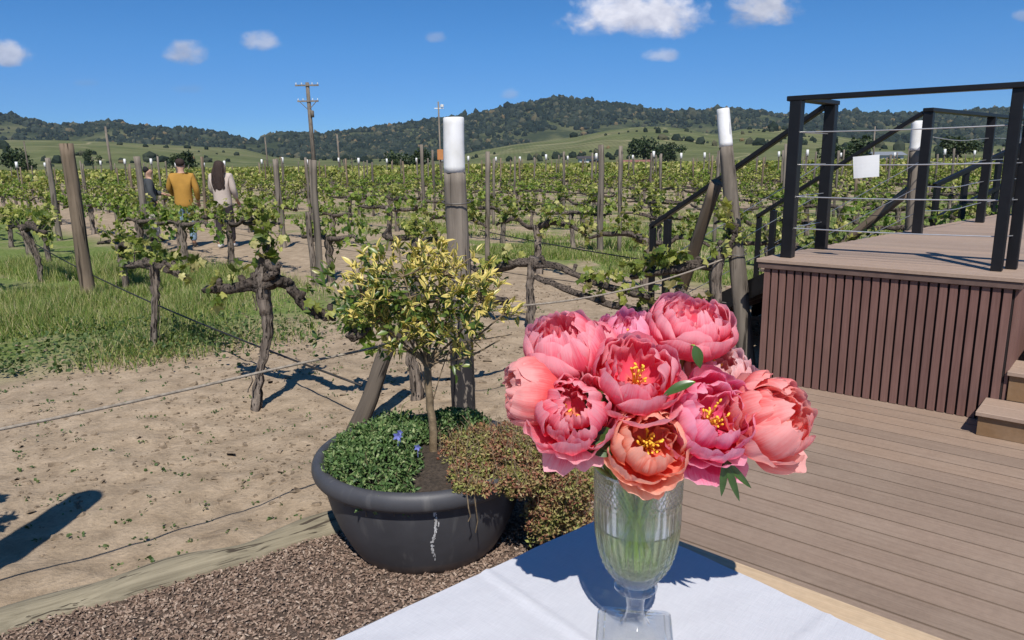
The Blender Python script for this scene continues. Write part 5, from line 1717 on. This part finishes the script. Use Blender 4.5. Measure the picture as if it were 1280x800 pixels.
    # calyx and stem down into the vase
    sb = fr @ np.array([0, 0, -R * squash * .98])
    b = MB()
    b.tube([sb + fr @ np.array([0, 0, -.006]), sb, sb + fr @ np.array([0, 0, R * .2])], [.005, .013, .5 * R], 9)
    b.build('calyx', MAT['peonystem'], t, smooth=True, origin=None)
    s0 = c + sb
    th = rp.rand() * 6.28
    ang = math.atan2(s0[1] - VC[1], s0[0] - VC[0])
    rimp = np.array([VC[0] + .045 * math.cos(ang + rp.normal(0, .25)), VC[1] + .045 * math.sin(ang + rp.normal(0, .25)), ZRIM - .02])
    foot_ = np.array([VC[0] - .022 * math.cos(ang) + rp.normal(0, .007), VC[1] - .022 * math.sin(ang) + rp.normal(0, .007), VC[2] + .131 + rp.uniform(0, .02)])
    C = cat([s0, s0 * .6 + rimp * .4 - f * .02 + UZ * -.01, rimp, foot_ * .6 + rimp * .4, foot_], 6) - c
    b = MB(); b.tube(C, .0042, 8); b.build('stem', MAT['peonystem'], t, smooth=True, origin=None)
    return t

peony(866, 402, 1.19, .0690, (.12, -.30, 1.0), 'semi', 'pink', 101, 'topmost pink peony with smooth cupped outer petals', squash=.72)
peony(704, 430, 1.14, .0640, (-.25, -.35, .85), 'ball', 'pink', 102, 'round pink peony at the upper left of the bouquet', extra=((200, 38, 80, .6, .05),))
peony(661, 489, 1.10, .0550, (-.93, -.20, .12), 'ball', 'coral', 103, 'leftmost coral peony, half closed and facing left')
peony(716, 514, 1.05, .0580, (-.05, -.74, .62), 'double', 'pink', 104, 'ruffled pink peony at the lower left above the vase rim', stamens=4, extra=((-60, 30, 80, .6, .05), (-110, 34, 78, .55, .08)))
peony(797, 466, 1.07, .0610, (.0, -.66, .76), 'open', 'pink', 105, 'wide open pink peony with yellow stamens in the middle', stamens=16)
peony(812, 552, 1.04, .0590, (.02, -.84, .52), 'open', 'orange', 106, 'orange coral peony full of yellow stamens hanging over the vase rim', extra=((-95, 22, 85, .8, .0),))
peony(892, 520, 1.06, .0630, (.08, -.80, .60), 'open', 'rose', 107, 'deep rose peony with yellow stamens right of the middle', extra=((-100, 34, 92, .7, .02), (-60, 40, 85, .55, .05), (-140, 40, 85, .5, .05)), stamens=20)
peony(970, 521, 1.07, .0640, (.50, -.60, .55), 'double', 'coral', 108, 'dense coral peony at the right end of the bouquet')
peony(787, 418, 1.21, .0520, (-.05, -.25, 1.0), 'double', 'rose', 109, 'rose peony tucked behind the topmost one')
peony(898, 462, 1.19, .0560, (.2, -.45, .9), 'double', 'pale', 110, 'pale pink fringed peony below the topmost one')
peony(742, 432, 1.20, .0540, (-.1, -.2, 1.0), 'ball', 'pink', 111, 'pink peony half hidden between the upper left flowers')

def peony_leaf(px, py, Y, length, w, d, nrm, label, n=3):
    p = at(px, py, Y)
    t = thing('peony_leaf', label, 'leaf', p, 'dark green leaves among the peonies')
    d = np.array(d, float); d /= np.linalg.norm(d); nrm = np.array(nrm, float)
    for k in range(n):
        ang = (k - (n - 1) / 2) * .38
        z = nrm - d * (nrm @ d); z /= np.linalg.norm(z); x = np.cross(d, z)
        dd = d * math.cos(ang) + x * math.sin(ang); xx = np.cross(dd, z)
        L_ = length * (1 - .15 * abs(k - (n - 1) / 2))
        vs, uv = [], []
        for i in range(9):
            v = i / 8; hw = w * math.sin(math.pi * min(1, v * .97 + .03)) ** .8 * (1 - .3 * v)
            for u in (-1, -.5, 0, .5, 1):
                vs.append(dd * L_ * v + xx * hw * u + z * (abs(u) * hw * .35 - .25 * L_ * v * v)); uv.append((u, v))
        b = MB(); b.add(vs, [(i * 5 + j, i * 5 + j + 1, (i + 1) * 5 + j + 1, (i + 1) * 5 + j) for i in range(8) for j in range(4)], uv)
        b.build('leaflet', MAT['peonyleaf'], t, smooth=True, origin=None)
    b = MB(); b.tube([np.zeros(3), np.array([0, .02, -.004]), np.array([0, .05, -.02])], .0016, 6); b.build('leaf_stalk', MAT['peonystem'], t, smooth=True, origin=None)
peony_leaf(868, 432, 1.10, .036, .010, (.25, -.35, -.9), (0, -1, .2), 'narrow green leaf hanging below the topmost peony', 1)
peony_leaf(868, 478, 1.03, .050, .010, (-1, -.1, -.25), (0, -.5, .8), 'dark leaf lying between the middle and rose peonies', 1)
peony_leaf(906, 574, 1.04, .074, .0065, (.34, -.2, -1), (-.2, -1, .1), 'dark leaflets hanging below the rose peony', 3)
peony_leaf(932, 528, 1.09, .055, .012, (.3, -.1, -1), (.2, -1, .2), 'dark leaf between the rose and right coral peonies', 2)
peony_leaf(775, 560, 1.05, .07, .020, (-.8, -.1, .35), (0, -1, .4), 'dark leaf at the left of the vase rim', 2)
peony_leaf(690, 478, 1.12, .04, .012, (-.2, -.2, 1), (0, -1, .2), 'small green leaf between the left peonies', 1)
peony_leaf(735, 488, 1.06, .05, .016, (.5, -.2, -.7), (0, -1, .3), 'dark leaf behind the lower left peony', 2)

# ------------------------------------------------------------------ people in the lane
def skin(name, pts, edges, radii, mat, parent, sub=2, root=0):
    me = bpy.data.meshes.new(name); me.from_pydata([tuple(map(float, p)) for p in pts], edges, []); me.update()
    o = bpy.data.objects.new(name, me); COL.objects.link(o)
    md = o.modifiers.new('skin', 'SKIN')
    for i, r in enumerate(radii):
        sv = me.skin_vertices[0].data[i]
        sv.radius = (r, r) if not hasattr(r, '__len__') else r
        sv.use_root = (i == root)
    md.use_smooth_shade = True
    ms = o.modifiers.new('sub', 'SUBSURF'); ms.levels = sub; ms.render_levels = sub
    dg = bpy.context.evaluated_depsgraph_get()
    me2 = bpy.data.meshes.new_from_object(o.evaluated_get(dg))
    bpy.data.objects.remove(o)
    me2.materials.clear(); me2.materials.append(mat)
    me2.polygons.foreach_set('use_smooth', [True] * len(me2.polygons))
    q = bpy.data.objects.new(name, me2); COL.objects.link(q); q.parent = parent
    return q
FLESH = simple('skin', [(.3, (.42, .24, .16)), (.7, (.52, .31, .22))], 12, .55, .1, .002)
def clothm(n, c): return simple(n, [(.3, [a * .82 for a in c]), (.7, c)], 9, .85, .4, .006)
def person(loc, label, h, top, legs, hairc, face_az, arms, long_hair=False, shoe=(.05, .04, .035), stride=.08, under=None):
    t = thing('person', label, 'person', (loc[0], loc[1], loc[2]), 'people walking among the vines')
    t.rotation_euler = (0, 0, face_az)       # local +y is where the person looks
    k = h / 1.72
    hip, sh = .92, 1.42
    P = [(0, 0, hip + .02), (0, 0, 1.12), (0, .0, 1.32), (0, 0, 1.46), (0, .01, 1.53), (0, .02, 1.62), (0, .02, 1.70)]
    Rr = [(.10, .07), (.11, .075), (.14, .095), (.06, .055), (.05, .05), (.085, .095), (.06, .07)]
    E = [(0, 1), (1, 2), (2, 3), (3, 4), (4, 5), (5, 6)]
    fing = []
    for sg in (-1, 1):
        b0 = len(P)
        P += [(sg * .09, 0, hip - .06), (sg * .10, .02 + stride * sg * .4, .5), (sg * .10, -.03 + stride * sg, .09), (sg * .105, .08 + stride * sg, .035)]
        Rr += [.082, .058, .04, (.042, .03)]; E += [(0, b0), (b0, b0 + 1), (b0 + 1, b0 + 2), (b0 + 2, b0 + 3)]
        b0 = len(P)
        el, wr = arms[0 if sg < 0 else 1]
        wr = np.array(wr); el = np.array(el)
        P += [(sg * .175, 0, sh - .02), tuple(el), tuple(wr)]
        Rr += [.055, .04, .028]; E += [(2, b0), (b0, b0 + 1), (b0 + 1, b0 + 2)]
        d = (wr - el); d /= np.linalg.norm(d); pal = wr + d * .07
        P.append(tuple(pal)); Rr.append((.034, .018)); E.append((b0 + 2, b0 + 3))
        side = np.cross(d, [0, 1.0, 0]); side /= np.linalg.norm(side) + 1e-6
        for q in range(4):
            bb0 = len(P); L_ = (.065, .078, .073, .055)[q]
            s = side * (q - 1.5) * .018
            P += [tuple(pal + s + d * .02), tuple(pal + s + d * (.02 + L_ * .55) + np.array([0, .008, 0])), tuple(pal + s + d * (.02 + L_) + np.array([0, .022, 0]))]
            Rr += [.009, .008, .007]; E += [(b0 + 3, bb0), (bb0, bb0 + 1), (bb0 + 1, bb0 + 2)]
        bb0 = len(P)
        P += [tuple(wr + d * .03 - side * .03 * sg), tuple(wr + d * .07 - side * .05 * sg)]
        Rr += [.010, .008]; E += [(b0 + 2, bb0), (bb0, bb0 + 1)]
    nb0 = len(P)
    P += [(0, .115, 1.605), (-.088, .0, 1.61), (.088, .0, 1.61)]; Rr += [.014, .018, .018]; E += [(5, nb0), (5, nb0 + 1), (5, nb0 + 2)]
    sc_ = lambda L: [(p[0] * k, p[1] * k, p[2] * k) for p in L]
    skin('body', sc_(P), E, [(r if not hasattr(r, '__len__') else r) for r in Rr], FLESH, t, 1)
    # eyes and mouth
    b = MB()
    for sg in (-1, 1): b.lathe([(.002, -.008), (.008, -.004), (.010, 0), (.008, .004), (.002, .008)], 8, (sg * .032 * k, .108 * k, 1.63 * k))
    b.build('eyes', clothm('eye', (.03, .02, .02)), t, origin=None)
    # jacket or top
    TP = [(0, 0, hip - .19), (0, 0, 1.10), (0, 0, 1.32), (0, 0, 1.465)]
    TR = [(.195, .15), (.175, .13), (.185, .135), (.085, .075)]
    TE = [(0, 1), (1, 2), (2, 3)]
    for i, sg in enumerate((-1, 1)):
        b0 = len(TP); el, wr = arms[i]; el, wr = np.array(el), np.array(wr)
        TP += [(sg * .19, 0, sh - .02), tuple(el), tuple(wr * .96 + el * .04)]; TR += [.078, .062, .048]; TE += [(2, b0), (b0, b0 + 1), (b0 + 1, b0 + 2)]
    skin('top', sc_(TP), TE, TR, clothm('top cloth', top), t, 2)
    LP = [(0, 0, hip + .14), (0, 0, hip)]; LR = [(.125, .09), (.150, .115)]; LE = [(0, 1)]
    for sg in (-1, 1):
        b0 = len(LP)
        LP += [(sg * .092, 0, hip - .12), (sg * .10, .02 + stride * sg * .4, .5), (sg * .10, -.02 + stride * sg, .10)]; LR += [.105, .078, .068]; LE += [(1, b0), (b0, b0 + 1), (b0 + 1, b0 + 2)]
    skin('trousers', sc_(LP), LE, LR, clothm('trouser cloth', legs), t, 2)
    for sg in (-1, 1):
        skin('shoe', sc_([(sg * .10, -.05 + stride * sg, .045), (sg * .103, .05 + stride * sg, .04), (sg * .108, .15 + stride * sg, .035)]), [(0, 1), (1, 2)], [(.045, .045), (.045, .04), (.035, .028)], clothm('shoe', shoe), t, 2)
    hm = clothm('hair', hairc)
    if long_hair:
        skin('hair', sc_([(0, .01, 1.70), (0, -.04, 1.62), (0, -.07, 1.48), (.01, -.10, 1.30), (.015, -.11, 1.12)]), [(i, i + 1) for i in range(4)], [(.085, .09), (.115, .10), (.10, .075), (.10, .05), (.05, .03)], hm, t, 2)
        b = MB(); rh = np.random.RandomState(5)
        for i in range(46):
            a_ = rh.uniform(-1, 1); w_ = rh.uniform(.008, .018)
            C = cat([(a_ * .085, -.02 - .06 * (1 - a_ * a_), 1.66), (a_ * .115 + .02 * math.sin(i), -.09 - .03 * rh.rand(), 1.50), (a_ * .12 + .025 * math.sin(i * 2.1), -.12 - .02 * rh.rand(), 1.34), (a_ * .10 + .03 * math.sin(i * 3.3), -.12, 1.19), (a_ * .07 + .02 * math.sin(i), -.10, rh.uniform(1.02, 1.14))], 4) * k
            b.tube(C, np.linspace(w_, w_ * .3, len(C)), 5)
        b.build('hair_strands', hm, t, smooth=True, origin=None)
    else:
        skin('hair', sc_([(0, .03, 1.715), (0, -.03, 1.68), (0, -.055, 1.60)]), [(0, 1), (1, 2)], [(.085, .07), (.098, .085), (.075, .05)], hm, t, 2)
    return t
pm = gz(236, 309)
person(pm, 'person in a mustard jacket and blue jeans seen from behind', 1.66, (.43, .225, .04), (.22, .33, .45), (.035, .02, .016), rad(12),
       [((-.27, .06, 1.16), (-.20, .22, 1.02)), ((.26, -.02, 1.14), (.25, .10, .92))])
pm = gz(284, 309)
person(pm, 'person with long dark hair in a beige top and dark trousers', 1.65, (.52, .43, .37), (.035, .026, .03), (.040, .024, .019), rad(-5),
       [((-.24, .05, 1.15), (-.18, .2, 1.0)), ((.24, .0, 1.13), (.23, .14, .95))], True, shoe=(.6, .58, .56))
pm = at(192, 285, 15.6); pm[2] = 0
person(pm, 'person in a dark grey top and pale trousers partly hidden by the pale leaning post', 1.52, (.055, .06, .065), (.50, .47, .45), (.012, .011, .012), rad(-60),
       [((-.25, .12, 1.15), (-.16, .3, 1.1)), ((.25, .0, 1.14), (.23, .12, .93))])

# ------------------------------------------------------------------ utility poles and far things
def upole(px, py, Y, toppy, r, label, arms=True):
    base = at(px, 205, Y); base[2] = 0
    top = at(px + (388 - 392), toppy, Y); top = np.array([base[0] - .15, Y, top[2]])
    t = thing('utility_pole', label, 'utility pole', base, 'utility poles beyond the vineyard')
    b = MB(); b.tube([base - UZ * .3, (base + top) / 2, top], [r, r * .9, r * .75], 10, .03, 1); b.build('shaft', MAT['post'], t, smooth=True)
    if arms:
        for dz, w in ((.25, 1.0), (1.55, .9)):
            c = top - UZ * dz
            b = MB(); b.beam(c + np.array([-w, -.15, 0]), c + np.array([w, -.15, 0]), .12, .12); b.build('crossarm', MAT['post'], t)
            for s in (-.92, -.45, .45, .92):
                q = c + np.array([w * s, -.15, .06])
                b = MB(); b.lathe([(.03, 0), (.05, .04), (.03, .08), (.05, .12), (.02, .16)], 8, q); b.build('insulator', MAT['white'], t, smooth=True)
        for s in (-1, 1):
            b = MB(); b.beam(top - UZ * 2.3 + np.array([0, -.12, 0]), top - UZ * 1.6 + np.array([s * .7, -.16, 0]), .05, .05); b.build('brace', MAT['post'], t)
        b = MB(); b.lathe([(.02, 0), (.16, .02), (.16, .55), (.02, .6)], 12, top - UZ * 2.9 + np.array([.28, -.1, 0])); b.build('transformer', MAT['post'], t, smooth=True)
    return t
upole(393, 205, 66, 103, .21, 'tall wooden utility pole with two crossarms against the sky')
for (px, toppy, Y, r, lab) in ((139, 158, 80, .14, 'pale leaning pole in front of the left hill'), (425, 168, 90, .13, 'thin pale pole right of the tall utility pole'), (335, 171, 110, .12, 'thin grey pole left of the tall utility pole'), (35, 176, 120, .12, 'short grey pole in front of the light green slope'), (1092, 158, 60, .07, 'thin pale pole seen between the railing cables')):
    upole(px, 205, Y, toppy, r, lab, False)
MAST = thing('weather_mast', 'thin weather mast with instruments behind the white-topped post', 'mast', (at(551, 205, 30)[0], 30, 0))
pb = at(551, 205, 30); tz = at(551, 127, 30)[2]
b = MB(); b.tube([(pb[0], 30, 0), (pb[0] - .02, 30, tz)], .03, 8); b.build('pole', MAT['post'], MAST, smooth=True)
b = MB(); b.beam((pb[0] - .18, 30, tz - .25), (pb[0] + .18, 30, tz - .25), .03, .03); b.lathe([(.01, 0), (.07, .02), (.07, .1), (.01, .12)], 8, (pb[0] + .12, 30, tz - .22)); b.build('sensor', MAT['white'], MAST)
b = MB(); b.box((pb[0] - .12, 29.9, 1.65), (pb[0] + .12, 30.1, 2.05)); b.build('orange_box', simple('orange paint', [(.3, (.4, .16, .05)), (.7, (.5, .22, .08))], 5, .7, 0), MAST, bevel=.01)

def blob_tree(px, Y, h, w, label, seed, base=0.0, top_px=None):
    rs = np.random.RandomState(seed)
    c = at(px, 205, Y); c = np.array([c[0], Y, base])
    t = thing('tree', label, 'tree', c, 'dark trees beyond the vines')
    b = MB(); b.tube([c, c + UZ * h * .5], [w * .05, w * .03], 7); b.build('trunk', MAT['bark'], t, smooth=True)
    P = []
    cl = [(rs.normal(0, w * .26), rs.normal(0, w * .26), h * rs.uniform(.3, .85), rs.uniform(.16, .3) * w) for _ in range(12)]
    for _ in range(1400):
        q = cl[rs.randint(len(cl))]; d = rs.normal(0, 1, 3); d /= np.linalg.norm(d); d *= q[3] * rs.rand() ** .4
        P.append((c[0] + q[0] + d[0], c[1] + q[1] + d[1], c[2] + max(.15 * h, q[2] + d[2] * .8)))
    P = np.array(P); lb = MB(); leaf_cloud(lb, P, rs.uniform(.05, .1, len(P)) * w, rs, (LV2, LF2))
    lb.build('crown', MAT['treeleaf'], t)
blob_tree(22, 150, 5.2, 6.0, 'dark bushy tree at the left edge beyond the vines', 1)
blob_tree(232, 150, 4.8, 5.0, 'dark tree behind the head of the person in the mustard jacket', 2)
blob_tree(116, 240, 9.5, 4.4, 'small dark tree on the light green slope at left', 3)
blob_tree(805, 260, 8.5, 11.0, 'wide dark tree at the foot of the round green hill', 4)
blob_tree(835, 250, 7.0, 7.0, 'smaller dark tree right of the wide one at the hill foot', 5)
blob_tree(1195, 120, 5.0, 4.5, 'bright tree seen between the railing posts', 6)
blob_tree(512, 170, 4.0, 7.5, 'low dark bush left of the weather mast', 7)
blob_tree(1060, 150, 5.0, 8, 'dark tree seen behind the railing cables', 8)
def house(px, Y, w, h, label, seed, wallc, roofc):
    c = at(px, 205, Y); c[2] = 0
    t = thing('farm_house', label, 'house', c, 'farm buildings beyond the vines')
    d = min(6.0, w * .6)
    wm = simple('plaster ' + str(seed), [(.3, [q * .9 for q in wallc]), (.7, wallc)], .8, .9, 0); rm = simple('roof ' + str(seed), [(.3, [q * .8 for q in roofc]), (.7, roofc)], 3, .9, 0)
    b = MB(); b.box((-w / 2, 0, 0), (w / 2, d, h), o=c); b.build('wall', wm, t)
    b = MB(); e = .5; r = h + min(1.5, w * .12)
    v = [(-w / 2 - e, -e, h + .01), (w / 2 + e, -e, h + .01), (w / 2 + e, d + e, h + .01), (-w / 2 - e, d + e, h + .01), (-w / 2 - e, d / 2, r), (w / 2 + e, d / 2, r)]
    b.add([np.array(q) + c for q in v], [(0, 1, 5, 4), (2, 3, 4, 5), (1, 2, 5), (3, 0, 4), (3, 2, 1, 0)]); b.build('roof', rm, t)
    for i in range(3 if h > 1.5 else 0):
        x = -w / 2 + w * (i + .5) / 3
        b = MB(); b.box((x - .35, -.03, h * .35), (x + .35, -.005, h * .75), o=c); b.build('window', MAT['dark'], t)
    b = MB(); b.box((w * .18 - .3, -.04, 0), (w * .18 + .3, -.005, h * .85), o=c); b.build('door', rm, t)
house(738, 190, 5.6, 2.0, 'white walled farm house with a dark roof at the hill foot', 1, (.55, .55, .55), (.06, .055, .06))
house(795, 205, 8, .6, 'low reddish shed right of the white farm house', 2, (.3, .2, .16), (.24, .11, .09))
house(1110, 150, 6, 1.8, 'pale low building behind the railing cables', 5, (.5, .52, .55), (.2, .22, .25))

# ------------------------------------------------------------------ hills
def sil(xs_ys, x):
    X = [q[0] for q in xs_ys]; Y = [q[1] for q in xs_ys]
    return float(np.interp(x, X, Y))
def az_px(az):                                # picture column of a bearing near the horizon
    d = np.array([math.sin(az), math.cos(az), .05]); z = d @ _fw
    return 640 + F * (d @ _rt) / z
MT = [(-700, 120), (-300, 128), (0, 143), (30, 150), (60, 157), (90, 159), (135, 153), (165, 158), (200, 163), (235, 162), (270, 167), (300, 175), (318, 181), (328, 176), (345, 170), (400, 171), (450, 164), (500, 157), (540, 151), (580, 147), (610, 141), (640, 134), (670, 129), (700, 122), (722, 126), (760, 130), (785, 133), (812, 140), (850, 143), (880, 141), (905, 138), (940, 140), (975, 145), (1020, 143), (1060, 141), (1120, 143), (1180, 142), (1240, 139), (1290, 141), (1500, 130), (1900, 135)]
FT = [(-700, 170), (0, 175), (60, 175), (130, 177), (180, 180), (240, 183), (300, 186), (340, 196), (400, 199), (470, 199), (560, 197), (600, 188), (640, 181), (680, 176), (720, 171), (760, 163), (790, 159), (820, 158), (850, 160), (880, 166), (900, 168), (930, 161), (970, 161), (1010, 164), (1060, 172), (1120, 178), (1200, 182), (1280, 182), (1500, 178), (1900, 180)]
def ridge(px, table): # tangent of the elevation of a ridge over a column
    d = ray(px, sil(table, px)); return d[2] / math.hypot(d[0], d[1])
def hill_mesh(table, r0, r1, r2, amp, nsc, seed, na=420, nr=44):
    b = MB(); vs = []; az_l = np.radians(np.linspace(-58, 58, na))
    for a in az_l:
        px = az_px(a); px = min(max(px, -700), 1900)
        H = max(0, ridge(px, table)) * r1 + CAMH
        for i in range(nr):
            f = i / (nr - 1); r = r0 + (r2 - r0) * f
            x, y = r * math.sin(a), r * math.cos(a)
            if r <= r1: q = (r - r0) / (r1 - r0); z = H * (q ** 1.25 * .55 + .45 * q * q * (3 - 2 * q))
            else: q = (r - r1) / (r2 - r1); z = H * (1 - .9 * q * q)
            n_ = mnoise.fractal(Vector((x * nsc, y * nsc, seed)), 1.0, 2.1, 5)
            q0 = min(1, max(0, (r - r0) / (r1 - r0)))
            z += amp * n_ * math.sin(min(1, q0) * math.pi) - (1.5 if i == 0 else 0)
            vs.append((x, y, z))
    b.add(vs, [((j) * nr + i, (j + 1) * nr + i, (j + 1) * nr + i + 1, j * nr + i + 1) for j in range(na - 1) for i in range(nr - 1)])
    return b, vs, na, nr
def mk_hillmat(name, kind):
    mt, nt, bs, o = newmat(name)
    w = coords(nt, 'World')
    if kind == 'forest':
        n1 = noise(nt, w, .012, 8, .68); n2 = noise(nt, w, .0035, 4, .6)
        col = ramp(nt, n1, [(.3, (.022, .032, .018)), (.48, (.045, .056, .028)), (.6, (.10, .105, .05)), (.75, (.16, .14, .08))])
        col = mix(nt, col, (.12, .135, .06), ramp(nt, n2, [(.55, 0), (.7, .55)]))
    else:
        n1 = noise(nt, w, .012, 6, .6); n2 = noise(nt, w, .06, 5, .65)
        col = ramp(nt, n1, [(.3, (.085, .105, .045)), (.5, (.125, .14, .06)), (.7, (.19, .18, .095))])
        col = mix(nt, col, ramp(nt, n2, [(.35, .7), (.6, 1.1)]), .7, 'MULTIPLY')
        wv = N(nt, 'ShaderNodeTexWave'); wv.inputs['Scale'].default_value = .11; wv.inputs['Distortion'].default_value = 3; wv.inputs['Detail'].default_value = 2; wv.inputs['Detail Scale'].default_value = .4; nt.links.new(w, wv.inputs['Vector'])
        col = mix(nt, col, ramp(nt, wv.outputs['Color'], [(.35, .86), (.65, 1.05)]), .6, 'MULTIPLY')
        tr = noise(nt, coords(nt, 'World', (1, 1, 3)), .006, 2, .4, 1.5)
        col = mix(nt, col, (.38, .32, .2), ramp(nt, tr, [(.492, 0), (.5, .55), (.508, 0)]))
    setcol(nt, bs, col); bs.inputs['Roughness'].default_value = 1; bs.inputs['Specular IOR Level'].default_value = 0.05
    return mt
b, MV, mna, mnr = hill_mesh(MT, 1250, 2100, 3100, 32, .0032, 3)
o = b.build('hills', mk_hillmat('forest slope', 'forest'), smooth=True); o['kind'] = 'structure'
b, FV, fna, fnr = hill_mesh(FT, 330, 680, 1150, 2.5, .006, 9, 360, 36)
o = b.build('green_hills', mk_hillmat('pasture slope', 'pasture'), smooth=True); o['kind'] = 'structure'
# woods: many small uneven crowns
ICO = None
def ico():
    bm = bmesh.new(); bmesh.ops.create_icosphere(bm, subdivisions=1, radius=1.0)
    V = np.array([v.co[:] for v in bm.verts]); Fc = np.array([[v.index for v in f.verts] for f in bm.faces]); bm.free(); return V, Fc
IV, IF = ico()
def mk_wood():
    mt, nt, bs, o = newmat('woodland crowns')
    r = island(nt)
    col = ramp(nt, r, [(0, (.014, .022, .016)), (.5, (.024, .034, .024)), (.85, (.042, .052, .036)), (.97, (.09, .085, .05)), (1, (.17, .12, .06))])
    setcol(nt, bs, col); bs.inputs['Roughness'].default_value = 1; bs.inputs['Specular IOR Level'].default_value = .05
    return mt
WOOD = mk_wood()
def woods(Vl, na, nr, count, rng, size, name, label, seed, dens, ridge_extra=0):
    rs = np.random.RandomState(seed); V = np.array(Vl).reshape(na, nr, 3); P = []
    while len(P) < count:
        i = rs.randint(na); j = rs.uniform(*rng) * (nr - 1); j0 = int(j); q = j - j0
        p = V[i, j0] * (1 - q) + V[i, min(nr - 1, j0 + 1)] * q
        i2 = min(na - 1, i + 1); p = p + (V[i2, j0] - V[i, j0]) * rs.rand()
        if dens is not None and mnoise.fractal(Vector((p[0] * dens[0], p[1] * dens[0], 4)), 1, 2, 4) + dens[1] < rs.rand() * .8: continue
        P.append(p)
    P = np.array(P); n = len(P)
    jit = rs.uniform(.6, 1.4, (n, 3)) * np.array([1, 1, 1.15])
    s = rs.gamma(5, size / 5, n)
    P[:, 2] += s * .35
    R = rots(np.column_stack([rs.normal(0, .3, n), rs.normal(0, .3, n), np.ones(n)]), rs=rs)
    b = MB(); b.addnp(*scatter(IV, IF, P, R, jit * s[:, None]))
    tag(b.build(name, WOOD), label, 'woods', kind='stuff')
peak = (2100 - 1250) / (3100 - 1250)
woods(MV, mna, mnr, 46000, (.06, peak + .03), 3.8, 'hill_woods', 'dark evergreen woods covering the far hills', 1, (.0045, .40))
woods(MV, mna, mnr, 1700, (peak - .03, peak + .01), 3.8, 'ridge_trees', 'trees standing along the skyline of the hills', 2, None)
fpk = (680 - 330) / (1150 - 330)
woods(FV, fna, fnr, 420, (.05, fpk), 1.7, 'slope_bushes', 'scattered bushes and small trees on the green slopes', 3, (.012, -.02))

# ------------------------------------------------------------------ air
hb = MB(); hb.box((-3400, -300, -2), (3400, 3300, 330))
hz = hb.build('haze', [], None)
_hm = bpy.data.materials.new('air'); _hm.use_nodes = True; _nt = _hm.node_tree; _nt.nodes.clear()
_o = N(_nt, 'ShaderNodeOutputMaterial'); _p = N(_nt, 'ShaderNodeVolumePrincipled')
_p.inputs['Color'].default_value = (.66, .80, 1, 1); _p.inputs['Density'].default_value = HAZE; _p.inputs['Anisotropy'].default_value = .3
_nt.links.new(_p.outputs[0], _o.inputs['Volume'])
hz.data.materials.append(_hm); hz['kind'] = 'stuff'; hz['label'] = 'thin blue summer air in front of the far hills'
#@@END@@
S.render.engine = 'CYCLES'
S.cycles.use_denoising = True
try: S.cycles.denoiser = 'OPENIMAGEDENOISE'
except Exception: pass
S.cycles.max_bounces = 10; S.cycles.transparent_max_bounces = 24; S.cycles.transmission_bounces = 10
S.cycles.diffuse_bounces = 3; S.cycles.glossy_bounces = 4; S.cycles.volume_bounces = 1
S.cycles.sample_clamp_indirect = 6
S.cycles.use_adaptive_sampling = True; S.cycles.adaptive_threshold = .01
S.view_settings.view_transform = 'Standard'
try: S.view_settings.look = 'None'
except Exception: pass
S.view_settings.exposure = 0.12; S.view_settings.gamma = 1.0; S.view_settings.use_curve_mapping = False
S.render.film_transparent = False
